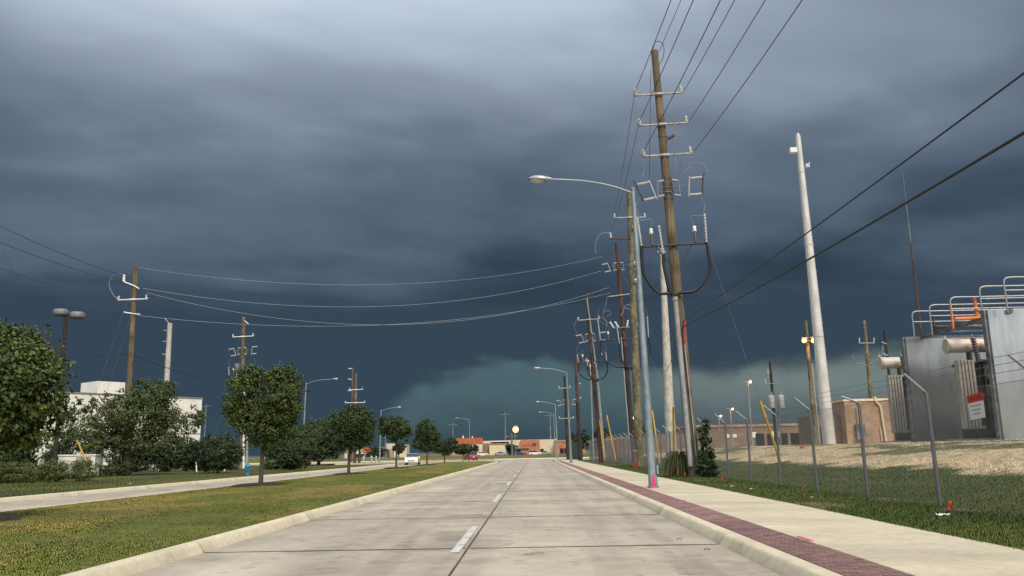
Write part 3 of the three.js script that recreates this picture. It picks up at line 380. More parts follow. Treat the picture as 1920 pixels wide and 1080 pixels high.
function pole(name, label, [x, y, z], o) {
  const g = thing(name, label, 'utility pole', [x, y, z], o.group); g.rotation.z = -(o.lean ?? 0);
  part('pole', rod([0, -0.6, 0], [0, o.h, 0], o.r0, o.r1, 16), o.mat ?? M.wood, g);
  for (const a of o.arms ?? []) crossarm(g, a[0], a[1], a[2], 0.08, o.armMat);
  if (o.cut) { const w = o.cutW ?? 0.85; cutout(g, -w * 0.80, o.cut, -1, 0.30); cutout(g, w * 1.05, o.cut + 0.05, 1, -0.12); cutout(g, 0.52, o.cut, -1, 0.06, 0.5); cutout(g, -0.52, o.cut, 1, -0.06, 0.5); part('cutout_bracket', [rod([-w * 0.8, o.cut + 0.12, 0.26], [w * 1.05, o.cut + 0.16, 0.26], 0.014, 0.014, 5), rod([-0.5, o.cut - 0.12, 0.25], [0.5, o.cut - 0.12, 0.25], 0.022, 0.022, 6)], M.galvDull, g); }
  if (o.riser) riser(g, o.riser);
  if (o.conduit) { const [cx, top, r] = o.conduit; part('conduit', [rod([cx, 0.5, 0.36], [cx, top, 0.38], r, r, 12), rod([cx, top - 0.16, 0.38], [cx, top + 0.02, 0.38], r * 1.25, r * 1.25, 12)], o.conduitMat ?? M.conduit, g); }
  for (const b of o.bands ?? []) part('steel_band', rod([0, b, 0], [0, b + 0.09, 0], lerp(o.r0, o.r1, b / o.h) + 0.015, lerp(o.r0, o.r1, b / o.h) + 0.015, 16), M.galvDull, g);
  if (o.extra) o.extra(g);
  return g;
}
const PG = 'utility poles along the right side of the road';
const A = pole('utility_pole', 'nearest tall wooden pole with three crossarms and black looping cables', [7.3, 0.12, -39.1], {
  h: 21.05, r0: 0.30, r1: 0.175, lean: -0.0356, group: PG, arms: [[18.62, -1.25, 1.17], [17.02, -1.16, 1.27], [15.42, -1.10, 1.32]], cut: 13.65, cutW: 0.95, bands: [10.85, 16.4, 14.2, 13.2],
  riser: { y: 10.85, half: 1.55, drop: 8.35, cx: -0.19 }, conduit: [-0.19, 8.3, 0.115], extra(g) {
    part('small_conduit', rod([0.12, -0.1, 0.34], [0.06, 6.1, 0.33], 0.04, 0.04, 8), M.galv, g);
    part('red_tube', tube([[0.06, 6.05, 0.33], [0.08, 6.7, 0.34], [0.22, 7.25, 0.3]], 0.045, 10, 6), M.red, g);
    part('top_jumper', tube([[-0.1, 21.0, 0.1], [0.1, 21.5, 0.1], [0.42, 21.35, 0.15], [0.38, 20.6, 0.2], [0.15, 20.2, 0.18]], 0.018, 20, 5), M.wire, g);
    each('jumper_wire', [tube([[-1.22, 18.6, 0.2], [-1.25, 17.5, 0.2], [-1.13, 17.0, 0.2]], 0.014, 12, 5), tube([[-1.16, 17.0, 0.2], [-1.2, 15.8, 0.2], [-1.1, 14.6, 0.25], [-1.25, 14.3, 0.3]], 0.014, 14, 5), tube([[1.3, 15.5, 0.2], [1.1, 14.7, 0.25], [0.8, 14.5, 0.3]], 0.014, 14, 5), tube([[1.2, 14.9, 0.2], [1.75, 14.9, 0.25], [1.95, 14.4, 0.3]], 0.014, 14, 5), tube([[0.72, 18.6, 0.25], [0.62, 17.2, 0.25], [0.5, 16.0, 0.25], [0.45, 14.4, 0.3]], 0.02, 16, 5)], M.aluWire, g);
    part('down_lead', tube([[-0.3, 20.0, 0.2], [-0.55, 17.5, 0.25], [-0.75, 15.5, 0.25], [-0.9, 13.9, 0.3]], 0.012, 16, 5), M.wire, g);
    const s = part('post_insulator', sheds(0, 0.4, 0.06, 0.11, 4), M.bushing, g); s.position.set(0.2, 16.25, 0.22); s.rotation.z = -1.1;
  } });
pole('utility_pole', 'olive brown wooden pole directly behind the near street lamp', [8.15, 0.12, -66], { h: 22.1, r0: 0.36, r1: 0.20, lean: 0.008, mat: M.poleOlive, group: PG, arms: [[19.9, -1.35, 1.25]], bands: [9.9, 14.4, 16.2], extra(g) {
  part('side_bracket', [rod([0, 18.1, 0.2], [-1.7, 18.15, 0.2], 0.06, 0.06, 7)], M.rust, g); const i = part('bracket_insulator', sheds(0, 0.45, 0.06, 0.1, 4), M.porcelain, g); i.position.set(-1.65, 18.2, 0.2);
  for (const y of [19.0, 15.9, 14.5]) { const b = part('pole_insulator', sheds(0, 0.3, 0.08, 0.13, 3), M.whiteCap, g); b.position.set(0.24, y, 0.28); b.rotation.x = 0.8; }
  part('jumper_wire', tube([[-1.65, 18.6, 0.2], [-2.4, 18.6, 0.2], [-2.9, 17.7, 0.2], [-2.9, 16.9, 0.2]], 0.03, 16, 5), M.aluWire, g);
} });
pole('utility_pole', 'dark brown leaning pole with cut-outs left of the street lamp', [9.95, 0.12, -85], { h: 22.6, r0: 0.26, r1: 0.17, lean: -0.035, mat: M.poleRed, group: PG, cut: 20.0, cutW: 1.25, riser: { y: 12.4, half: 2.45, drop: 9.4, cx: 0.5, ty: 2.2 }, bands: [16, 13.2], extra(g) {
  part('upper_arm', [rod([-1.3, 16.9, 0.25], [1.4, 17.1, 0.25], 0.06, 0.06, 7)], M.arm, g);
  part('switch_arm', [box(1.9, 0.09, 0.12, -0.2, 13.6, 0.36)], M.galvDull, g); for (const x of [-1.0, -0.5, 0.35]) { const q = part('switch_insulator', sheds(0, 0.75, 0.07, 0.12, 5), M.porcelain, g); q.position.set(x, 13.6, 0.38); q.rotation.z = x < 0 ? 0.5 : -0.2; }
  each('looped_lead', [tube([[-0.2, 14.8, 0.4], [0.3, 15.6, 0.4], [0.9, 15.2, 0.4], [1.0, 13.6, 0.4]], 0.03, 18, 5), tube([[-0.05, 14.8, 0.4], [0.4, 15.9, 0.4], [1.2, 15.6, 0.4], [1.5, 13.6, 0.4]], 0.03, 18, 5), tube([[-1.4, 17.0, 0.25], [-1.7, 15.9, 0.3], [-2.0, 15.0, 0.3], [-1.6, 14.2, 0.3], [-1.1, 14.0, 0.4]], 0.025, 18, 5), tube([[-1.9, 15.3, 0.3], [-1.4, 15.5, 0.3], [-1.2, 15.1, 0.3], [-1.7, 14.8, 0.3]], 0.022, 16, 5)], M.aluWire, g);
  part('conduit', rod([-0.32, 0.2, 0.3], [-0.30, 12.6, 0.25], 0.06, 0.06, 8), M.conduit, g);
  part('dark_sleeve', rod([0, -0.1, 0], [0, 11.6, 0], 0.30, 0.25, 12), M.poleDark, g);
} });
pole('utility_pole', 'reddish leaning pole with a white crossarm and a grey conduit', [7.05, 0.12, -89.3], { h: 18.3, r0: 0.25, r1: 0.15, lean: -0.054, mat: M.poleRed, group: PG, arms: [[15.2, -1.15, 1.2]], cut: 13.2, cutW: 1.0, riser: { y: 10.6, half: 1.5, drop: 8.6, cx: 0.3, ty: 0.9 }, conduit: [0.36, 8.4, 0.13], extra(g) { part('tall_conduit', rod([0.42, 8.5, 0.2], [0.05, 17.6, 0.15], 0.09, 0.06, 8), M.conduit, g); each('jumper_wire', [tube([[1.2, 15.4, 0.2], [1.9, 14.9, 0.3], [1.7, 13.6, 0.3]], 0.02, 12, 5), tube([[-1.15, 15.4, 0.2], [-1.6, 14.6, 0.3], [-1.3, 13.6, 0.3]], 0.02, 12, 5)], M.aluWire, g); } });
pole('utility_pole', 'bare brown pole beside the far end of the fence', [6.4, 0.12, -118], { h: 14.5, r0: 0.28, r1: 0.17, lean: -0.014, mat: M.poleRed, group: PG, extra(g) { part('dark_sleeve', rod([0, 0, 0], [0, 8, 0], 0.31, 0.24, 12), M.poleDark, g); for (const y of [8.5, 10.5, 12]) { const i = part('pole_insulator', sheds(0, 0.3, 0.07, 0.12, 3), M.polymer, g); i.position.set(0.3, y, 0.1); i.rotation.z = -1.2; } } });
pole('utility_pole', 'black distant pole between the two far street lamps', [5.6, 0.12, -140], { h: 13.6, r0: 0.28, r1: 0.22, lean: -0.012, mat: M.poleDark, group: PG, arms: [[11.6, -1.1, 0.9], [6.6, -1.2, 1.2]], cut: 9.2, cutW: 1.1, bands: [4.5] });
const D = thing('concrete_pole', 'pale tapered concrete pole behind the fence near the tall wooden pole', 'utility pole', [12.1, 0.3, -75], PG); part('pole', rod([0, -0.6, 0], [0.15, 19.3, 0], 0.52, 0.20, 20), M.concretePole, D); part('cap_bracket', [rod([-0.3, 18.9, 0.2], [0.45, 18.9, 0.2], 0.05, 0.05, 6), rod([-0.25, 19.0, 0], [-0.1, 19.7, 0], 0.06, 0.04, 6), rod([0.3, 19.0, 0], [0.25, 19.5, 0], 0.05, 0.04, 6)], M.galv, D); part('step_bolts', [0, 1, 2, 3, 4, 5].map((i) => rod([-0.35, 12 + i * 0.9, 0.1], [0.35, 12 + i * 0.9, 0.1], 0.02, 0.02, 5)), M.galvDull, D);
// tall steel transmission pole on the substation bank
{ const g = thing('steel_pole', 'tall thick grey steel pole in the substation yard', 'utility pole', [21.45, 1.4, -62]); g.rotation.z = 0.012; part('pole', rod([0, -0.6, 0], [0, 23.8, 0], 0.47, 0.20, 24), M.steelPole, g); part('joint_ring', [8, 15, 20.8].map((y) => rod([0, y, 0], [0, y + 0.1, 0], lerp(0.47, 0.20, y / 23.8) + 0.02, lerp(0.47, 0.20, y / 23.8) + 0.02, 24)), M.steelPole, g); part('camera_box', [box(0.5, 0.38, 0.4, -0.52, 22.6, 0.1), rod([-0.35, 22.6, 0.1], [0, 22.6, 0], 0.04)], M.whiteCap, g); part('antenna_bracket', [box(0.3, 0.3, 0.3, 0.45, 21.3, 0.1), rod([0.2, 21.1, 0.1], [0.7, 21.6, 0.1], 0.05), rod([0, 24.0, 0], [0, 23.8, 0], 0.14, 0.2, 20)], M.galv, g); part('step_bolts', [3, 5, 7, 9, 11, 13, 15, 17, 19].flatMap((y) => [rod([0, y, 0], [lerp(0.47, 0.20, y / 23.8) + 0.12, y, 0.05], 0.015, 0.015, 5)]), M.galvDull, g); }
// left line of poles
const LG = 'utility poles on the left beyond the trees';
pole('utility_pole', 'weathered wooden pole rising above the big spreading tree', [-33.1, 0.14, -68], { h: 17.4, r0: 0.25, r1: 0.19, lean: -0.016, group: LG, armMat: M.whiteCap, arms: [[14.4, -1.25, 1.2]], extra(g) {
  part('upper_bracket', [rod([0, 15.6, 0.2], [-0.85, 15.95, 0.2], 0.06, 0.06, 7), rod([0, 15.6, 0.2], [0.5, 15.3, 0.2], 0.06, 0.05, 7)], M.whiteCap, g); const i = part('bracket_insulator', sheds(0, 0.6, 0.08, 0.13, 4), M.whiteCap, g); i.position.set(-0.85, 15.95, 0.2);
  part('lower_bracket', [rod([0, 13.2, 0.2], [-0.7, 13.35, 0.2], 0.06, 0.06, 7), rod([0, 13.2, 0.2], [0.7, 13.1, 0.2], 0.05, 0.05, 7)], M.whiteCap, g);
  part('jumper_wire', tube([[-1.2, 14.4, 0.2], [-1.7, 14.9, 0.2], [-2.1, 15.9, 0.2], [-1.7, 16.6, 0.2], [-0.9, 16.6, 0.2]], 0.03, 20, 5), M.aluWire, g); } });
{ const g = thing('concrete_pole', 'pale slim pole right of the weathered wooden pole', 'utility pole', [-38.9, 0.14, -88], LG); part('pole', rod([0, -0.6, 0], [-0.1, 15.6, 0], 0.36, 0.24, 16), M.concretePole, g); part('insulator', [13.6, 14.8, 12.2].flatMap((y) => [rod([0, y, 0], [-0.75, y + 0.05, 0], 0.05, 0.04, 6)]), M.polymer, g); part('top_spike', rod([-0.1, 15.5, 0], [-0.75, 16.2, 0], 0.04, 0.03, 6), M.galv, g); }
pole('utility_pole', 'wooden pole with guy wires behind the two humped tree', [-34.0, 0.14, -98], { h: 17.8, r0: 0.28, r1: 0.2, lean: -0.03, group: LG, armMat: M.whiteCap, arms: [[15.4, -1.2, 1.3]], cut: 13.6, cutW: 1.1, riser: { y: 10.8, half: 1.5, drop: 9, cx: -0.2, ty: 1.0 }, extra(g) {
  part('white_conduit', rod([0.35, 0, 0.3], [0.3, 9.2, 0.3], 0.14, 0.14, 10), M.whiteCap, g); part('second_conduit', rod([0.75, 0, 0.3], [0.7, 5.2, 0.3], 0.14, 0.14, 10), M.conduit, g); part('transformer_can', [rod([-0.6, 11.4, 0.2], [-0.6, 12.2, 0.2], 0.33, 0.33, 14)], M.galvDull, g); part('top_arm', rod([0.05, 17.4, 0.1], [0.65, 16.9, 0.1], 0.05, 0.05, 6), M.whiteCap, g); } });
pole('utility_pole', 'distant wooden pole with stacked crossarms above the round tree', [-32.9, 0.14, -155], { h: 16.3, r0: 0.3, r1: 0.22, lean: 0.0, group: LG, armMat: M.whiteCap, arms: [[13.2, -1.2, 1.3], [10.8, -1.9, 1.8]], extra(g) { part('second_pole', rod([-1.0, 0, -2], [-1.1, 17.6, -2], 0.2, 0.15, 10), M.wood, g); part('upper_arm', [rod([-1.9, 17.4, -2], [-1, 17.3, -2], 0.07), rod([-1.9, 15.4, -2], [-1, 15.3, -2], 0.07), rod([-1.9, 13.2, -2], [-1, 13.2, -2], 0.07)], M.whiteCap, g); } });
// substation poles
const SG = 'poles in the substation yard';
const K = pole('light_pole', 'wooden pole with two lit floodlights beside the thick steel pole', [24.8, 1.45, -75], { h: 11.1, r0: 0.22, r1: 0.14, lean: 0.0, mat: M.poleOlive, group: SG, extra(g) { part('conduit', rod([0.28, 0, 0.1], [0.2, 7.2, 0.1], 0.06, 0.06, 8), M.conduit, g); part('bracket', rod([-0.5, 9.25, 0.2], [0.5, 9.25, 0.2], 0.05, 0.05, 6), M.galvDull, g); } });
pole('utility_pole', 'pole carrying two pale transformer cans in the yard', [25.6, 1.45, -90], { h: 9.0, r0: 0.2, r1: 0.13, mat: M.poleDark, group: SG, extra(g) { for (const x of [-0.30, 0.72]) { const c = part('transformer_can', [lathe([[0.001, 0], [0.33, 0.02], [0.33, 1.25], [0.30, 1.32], [0.001, 1.4]], 16), rod([0.1, 1.35, 0.05], [0.1, 1.75, 0.05], 0.06, 0.04, 8)], M.conduit, g); c.position.set(x, 4.0, 0.45); } part('crossarm', [rod([-0.8, 6.6, 0.2], [0.9, 6.6, 0.2], 0.05, 0.05, 6)], M.galvDull, g); part('insulator', [rod([-0.7, 6.6, 0.2], [-0.7, 7.1, 0.2], 0.07, 0.05, 7), rod([-0.35, 7.6, 0.2], [-0.35, 8.2, 0.2], 0.07, 0.05, 7)], M.polymer, g); part('conduit', rod([0.4, 0, 0.2], [0.4, 3.6, 0.2], 0.1, 0.1, 8), M.galvDull, g); } });
pole('utility_pole', 'distant pole with bent brackets above the tan building', [43.9, 1.4, -110], { h: 16.2, r0: 0.35, r1: 0.2, mat: M.poleOlive, lean: 0.01, group: SG, extra(g) { part('bent_bracket', [rod([0, 10.2, 0.2], [-1.7, 10.6, 0.2], 0.08, 0.08, 6), rod([-1.7, 10.6, 0.2], [-2.1, 11.6, 0.2], 0.1, 0.1, 6), rod([0, 10.4, 0.2], [1.6, 11.2, 0.2], 0.08, 0.08, 6), rod([1.6, 11.2, 0.2], [2.1, 12.8, 0.2], 0.09, 0.09, 6), rod([0, 5.6, 0.2], [2.2, 5.8, 0.2], 0.09, 0.09, 6), rod([2.2, 5.8, 0.2], [2.2, 4.4, 0.2], 0.1, 0.08, 6), rod([1.4, 5.8, 0.2], [1.4, 6.8, 0.2], 0.1, 0.08, 6)], M.galvDull, g); part('insulator', [rod([-0.95, 13.2, 0.2], [-0.9, 13.9, 0.2], 0.09), rod([0.95, 13.2, 0.2], [1.0, 13.9, 0.2], 0.09), rod([-1.0, 13.2, 0.2], [1.0, 13.2, 0.2], 0.05)], M.polymer, g); } });
pole('utility_pole', 'thin distant pole beside the left transformer', [46.6, 1.4, -110], { h: 15, r0: 0.25, r1: 0.15, mat: M.poleDark, group: SG, extra(g) { part('insulator', [8.5, 10, 11.5, 13].flatMap((y) => [rod([0, y, 0.2], [-0.6, y + 0.3, 0.2], 0.07)]), M.polymer, g); } });
{ const g = thing('antenna_mast', 'thin rusty mast rising behind the metal walls', 'mast', [28.0, 1.45, -60], null); part('mast', [rod([0, 0, 0], [0, 9, 0], 0.11, 0.085, 10), rod([0, 9, 0], [0, 14.5, 0], 0.08, 0.06, 8)], M.rust, g); part('whip', rod([0, 14.5, 0], [0, 20.0, 0], 0.05, 0.015, 6), M.galvDull, g); }
// distant poles along the cross street and beyond
[['faint distant pole above the shopping centre', -14, -420, 21], ['faint distant pole left of the far street lamp', -42, -440, 17], ['faint distant pole right of the sodium lamp', 8.5, -420, 20], ['faint small pole left of the shopping centre', -58, -330, 11], ['faint pole behind the bright round lamp', -8.5, -330, 8.5], ['faint distant pole above the lower white building edge', -165, -420, 28]].forEach(([l, x, z, h]) => pole('distant_pole', l, [x, 0.1, z], { h, r0: 0.45, r1: 0.3, mat: M.galvDull, group: 'distant utility poles', arms: [[h - 1.2, -2.2, 2.2]] }));

// guy wires and yellow guards
function guy(label, a, b, guard, grp = 'guy wires') { const g = thing('guy_wire', label, 'guy wire', [b[0], b[1], b[2]], grp); const A0 = [a[0] - b[0], a[1] - b[1], a[2] - b[2]], L = Math.hypot(...A0); part('cable', rod([0, 0, 0], A0, 0.008, 0.008, 5), M.galvDull, g); if (guard) part('guard_sleeve', rod(A0.map((v) => v * 0.25 / L), A0.map((v) => v * (guard + 0.25) / L), 0.06, 0.06, 8), M.yellow, g, 'yellow plastic guy guard'); }
guy('guy wire with yellow guard left of the pale concrete pole', [8.2, 18, -66], [8.9, 0.15, -60.5], 4.0);
guy('guy wire with bright yellow guard beside the nearest pole conduit', [7.0, 14, -39.4], [7.6, 0.2, -46.5], 3.6);
guy('yellow guarded guy wire slanting behind the second fence post', [7.2, 16.5, -39.2], [11.5, 0.5, -39.8], 2.9);
guy('guy wire with yellow guard at the foot of the reddish pole', [6.2, 15, -89.2], [8.1, 0.15, -84], 4.8);
guy('guy wire with short yellow guard left of the reddish pole conduit', [6.2, 15, -89.4], [7.15, 0.15, -86.5], 4.2);
guy('long guy wire dropping rightwards from the dark leaning pole', [9.2, 20.6, -85], [16.4, 0.9, -80], 0);
guy('lower guy wire dropping rightwards from the dark leaning pole', [9.5, 16.2, -85], [15.6, 0.9, -80], 0);
guy('guy wire falling left from the weathered wooden pole', [-33.3, 16.6, -68], [-36.6, 0.2, -66], 0);
guy('shorter guy wire falling left from the weathered wooden pole', [-33.2, 14.4, -68], [-35.6, 0.2, -66], 0);
guy('guy wire with yellow guard in front of the white stand-in box', [-34.6, 8.2, -58], [-30.35, 0.15, -58], 2.6);
guy('guy wire left of the pole behind the two humped tree', [-34.5, 17.4, -98], [-37.6, 0.2, -97], 0);
guy('inner guy wire left of the pole behind the two humped tree', [-34.4, 15, -98], [-36.4, 0.2, -97], 0);

// overhead wires
function wire(label, a, b, sag, r, m, group) { const g = tube(sagPts(a, b, sag), r, 40, 5); single('overhead_wire', label, 'wire', g, m, [0, 0, 0], group); }
// the pole before the camera, from which the near spans come (out of view)
{ const c = copy(A, 'wooden pole of the near line standing behind the viewer', [8.0, 0.12, 19]); c.rotation.z = 0.02; }
const NW = 'black conductors of the near line';
const aTop = (x, y) => [7.3 + x - 0.0356 * y, 0.12 + y, -38.9], bTop = (x, y) => [8.0 + x - 0.02 * y, 0.12 + y, 19.2];
[['upper crossarm, left end', -1.22, 18.7], ['upper crossarm, right end', 1.25, 18.75], ['middle crossarm, left end', -1.13, 17.15], ['middle crossarm, right end', 1.35, 17.15], ['lower crossarm, left end', -1.05, 15.6], ['lower crossarm, right end', 1.42, 15.55]].forEach(([l, x, y]) => wire(`black conductor from the nearest wooden pole's ${l}`, aTop(x, y), bTop(x, y), 1.3, 0.017, M.wire, NW));
wire("black conductor from the nearest wooden pole's very top", aTop(0.05, 20.6), bTop(0.05, 20.6), 1.3, 0.014, M.wire, NW);
wire('thick lower communications cable crossing the thick steel pole', [7.1, 7.0, -38.8], [8.35, 6.2, 19.2], 0.55, 0.028, M.wire, 'communication cables');
wire('thinner upper communications cable crossing the thick steel pole', [7.1, 7.25, -38.8], [8.35, 7.2, 19.2], 0.25, 0.019, M.wire, 'communication cables');
const RW = 'grey conductors crossing above the road';
wire('topmost grey conductor spanning high across the road', [-33.1, 17.3, -67.9], [7.6, 21.3, -85], 2.2, 0.016, M.aluWire, RW);
wire('second grey conductor spanning across the road', [-32.6, 15.5, -67.9], [7.6, 19.8, -85], 2.6, 0.018, M.aluWire, RW);
wire('third grey conductor dipping lowest across the road', [-32.2, 15.1, -67.9], [8.2, 18.0, -85], 3.3, 0.018, M.aluWire, RW);
wire('lowest grey conductor spanning across the road', [-33.0, 13.2, -67.9], [8.3, 17.4, -85], 2.0, 0.018, M.aluWire, RW);
const BW = 'conductors of the near line continuing up the road';
for (const [l, x0, y0, x1, y1] of [['upper left', -1.22, 18.7, 6.9, 20.1], ['middle left', -1.13, 17.15, 6.5, 18.3]]) wire(`thin ${l} conductor running from nearest pole to olive pole`, aTop(x0, y0), [x1, y1, -66], 0.5, 0.013, M.wire, BW);
wire('dark low wire between nearest pole and white concrete pole', [6.95, 6.8, -39.2], [11.6, 8.4, -75], 0.8, 0.02, M.wire, BW);
const LW = 'wires of the left pole line';
pole('utility_pole', 'wooden pole of the left line just outside the left edge', [-33.4, 0.14, -46], { h: 17.2, r0: 0.25, r1: 0.19, group: LG, armMat: M.whiteCap, arms: [[15.3, -1.2, 1.2]] });
wire('dark upper wire rising to the left edge of view', [-33.6, 16.4, -68], [-33.6, 16.3, -46], 0.35, 0.02, M.wire, LW);
wire('dark second wire rising to the left edge of view', [-34.0, 15.9, -68], [-34.5, 15.5, -46], 0.3, 0.02, M.wire, LW);
wire('dark low wire rising to the left edge of view', [-34.3, 14.4, -68], [-34.4, 13.9, -46], 0.4, 0.016, M.wire, LW);
guy('thin guy wire slanting down at the far left edge', [-32.6, 17.0, -46.2], [-32.4, 0.2, -65.2], 0);
guy('second thin guy wire slanting down at the far left edge', [-32.6, 15.2, -46.2], [-32.9, 0.2, -62.4], 0);
wire('thin dark wire passing above the white building roof', [-33.0, 9.9, -68], [-34.0, 10.0, -98], 0.6, 0.03, M.wire, LW);
wire('thin dark wire from white building roof to the left edge', [-33.0, 10.0, -68], [-60, 11.4, -70], 0.6, 0.03, M.wire, LW);
wire('thin dark wire between the two left wooden poles far back', [-34.0, 9.4, -98], [-32.9, 10.2, -155], 1.0, 0.03, M.wire, LW);
console.log('poles done');

// ---------- street lamps ----------
function streetLamp(label, [x, y, z], s, h = 10.3, armL = 3.75, red = false) {
  const g = thing('street_lamp', label, 'street lamp', [x, y, z], 'curved arm street lamps');
  part('pole', rod([0, 0, 0], [-0.2 * s, h, 0], 0.135, 0.075, 16), M.lampPole, g);
  part('base', [rod([0, 0, 0], [0, 0.05, 0], 0.2, 0.2, 16), rod([0, 0.05, 0], [0, 0.42, 0], 0.155, 0.15, 16)], M.lampPole, g);
  part('arm', tube([[-0.18 * s, h - 0.12, 0], [-0.9 * s, h + 0.16, 0], [-1.8 * s, h + 0.37, 0], [-armL * s + 0.75 * s, h + 0.50, 0]], 0.042, 24, 8), M.lampPole, g);
  const hd = part('lamp_head', new THREE.SphereGeometry(0.5, 18, 10, 0, 6.283, 0, Math.PI / 2 + 0.15), M.galv, g); hd.scale.set(0.75, 0.30, 0.38); hd.position.set(-(armL - 0.40) * s, h + 0.50, 0); hd.rotation.z = -0.04 * s;
  part('neck', rod([-(armL - 0.85) * s, h + 0.5, 0], [-(armL - 0.62) * s, h + 0.53, 0], 0.055, 0.09, 10), M.galv, g);
  const ln = part('lens', new THREE.SphereGeometry(0.36, 16, 8, 0, 6.283, Math.PI / 2, Math.PI / 2), M.lens, g); ln.scale.set(0.78, 0.32, 0.45); ln.position.set(-(armL - 0.34) * s, h + 0.49, 0);
  part('pole_cap', lathe([[0.08, 0], [0.085, 0.04], [0.05, 0.1], [0.001, 0.12]]), M.galvDull, g).position.set(-0.2 * s, h, 0);
  if (red) { part('hand_hole_cover', [box(0.06, 0.28, 0.16, 0.155, 0.6, 0.05)], M.lampPole, g); part('red_paint_mark', (() => { const q = new THREE.CylinderGeometry(0.158, 0.161, 0.42, 10, 4, true, -0.35, 0.9), p = q.attributes.position; for (let i = 0; i < p.count; i++) { const t = p.getY(i) / 0.42 + 0.5, a = Math.atan2(p.getX(i), p.getZ(i)) - 0.1; const r = Math.hypot(p.getX(i), p.getZ(i)), aa = 0.1 + a * (1 - t * 0.75); p.setXYZ(i, Math.sin(aa) * r, p.getY(i), Math.cos(aa) * r); } q.translate(0, 0.26, 0); return q; })(), M.pinkPaint, g, 'spray painted red mark'); }
  return g;
}
streetLamp('nearest street lamp with red paint at its base', [3.95, 0.145, -28.6], 1, 10.35, 3.95, true);
streetLamp('second street lamp on the right sidewalk', [4.05, 0.145, -93], 1, 9.9, 3.9);
streetLamp('far street lamp at the end of the right sidewalk', [4.4, 0.145, -157], 1, 9.9, 3.9);
streetLamp('farther right hand street lamp past the crossing', [5.2, 0.145, -205], 1, 10.2, 3.9);
streetLamp('left hand street lamp behind the broad dark tree', [-30.2, 0.14, -110], -1, 10.7, 4.5);
streetLamp('left hand street lamp between two round trees', [-27.4, 0.05, -150], -1, 9.1, 3.8);
streetLamp('distant street lamp in front of the shopping centre', [-17, 0.14, -226], 1, 10.0, 4.0);
// lamps that are lit
function litLamp(g, at, r, power, shape) { const b = part('glowing_bulb', shape ?? new THREE.SphereGeometry(r, 12, 8), M.sodium, g); b.position.set(...at); const l = new THREE.PointLight(0xff9a45, power * 0.12, 0, 2); l.position.set(at[0], at[1] - 0.02, at[2] + r * 1.3); l.castShadow = true; g.add(l); }
{ for (const [x, r] of [[-0.42, 0.2], [0.46, 0.24]]) litLamp(K, [x, 9.25, 0.45], r, 40); part('flood_hood', [box(0.5, 0.06, 0.5, -0.42, 9.48, 0.35), box(0.6, 0.06, 0.5, 0.46, 9.53, 0.35)], M.galvDull, K); }
function yardLight(label, [x, y, z], h, r, power, twin) { const g = thing('yard_light', label, 'light pole', [x, y, z], 'lit sodium lights'); part('pole', rod([0, 0, 0], [0, h, 0], 0.11, 0.07, 10), M.lampPole, g); part('lamp_bracket', [rod([0, h, 0], [0.55, h + 0.1, 0], 0.05, 0.05, 6), rod([0, h, 0], [-0.5, h + 0.15, 0], 0.05, 0.05, 6)], M.galvDull, g); const hd = part('lamp_head', new THREE.SphereGeometry(r * 1.05, 12, 6, 0, 6.283, 0, Math.PI / 2), M.galvDull, g); hd.scale.y = 0.5; hd.position.set(0.3, h + 0.05 + r * 0.85, 0); litLamp(g, [0.3, h + 0.05, 0.12], r, power); if (twin) { const h2 = part('lamp_head', new THREE.SphereGeometry(r * 1.5, 12, 6, 0, 6.283, 0, Math.PI / 2), M.galvDull, g); h2.position.set(-0.45, h + 0.2, 0); } return g; }
yardLight('lit twin headed light beside the reddish leaning pole', [7.7, 0.12, -110], 12.6, 0.24, 40, true);
yardLight('thin pole with a lit orange lamp left of the transformer can pole', [28.2, 1.4, -110], 8.4, 0.19, 30);
yardLight('small lit lamp over the low brown building, nearer the nearest pole', [27.4, 1.4, -125], 4.6, 0.16, 20);
yardLight('small lit lamp over the low brown building, right of its twin', [29.2, 1.4, -125], 5.6, 0.16, 20);
yardLight('bright round sodium lamp glowing before the shopping centre', [-6.6, 0.3, -300], 8.9, 1.05, 160);
yardLight('lit lamp low behind the fence left of the olive pole', [16.4, 1.2, -140], 5.3, 0.24, 25);
// twin headed car park light, unlit
{ const g = thing('car_park_light', 'unlit dark pole with two round lamp heads left of the big tree', 'light pole', [-34.3, 0.14, -60]); part('pole', rod([0, 0, 0], [-0.1, 11.7, 0], 0.16, 0.12, 10), M.poleDark, g); for (const [x, y, z, ry] of [[-0.52, 12.0, 0, 0.15], [0.46, 11.85, -0.5, -0.1]]) { const h = part('lamp_head', lathe([[0.001, 0.26], [0.40, 0.27], [0.53, 0.20], [0.55, -0.08], [0.48, -0.22], [0.25, -0.28], [0.001, -0.29]], 18), M.galvDull, g); h.position.set(x, y, z); part('bracket', rod([0, -0.1, 0], [-x * 0.9, -0.25, -z], 0.05, 0.05, 6), M.poleDark, h); } }

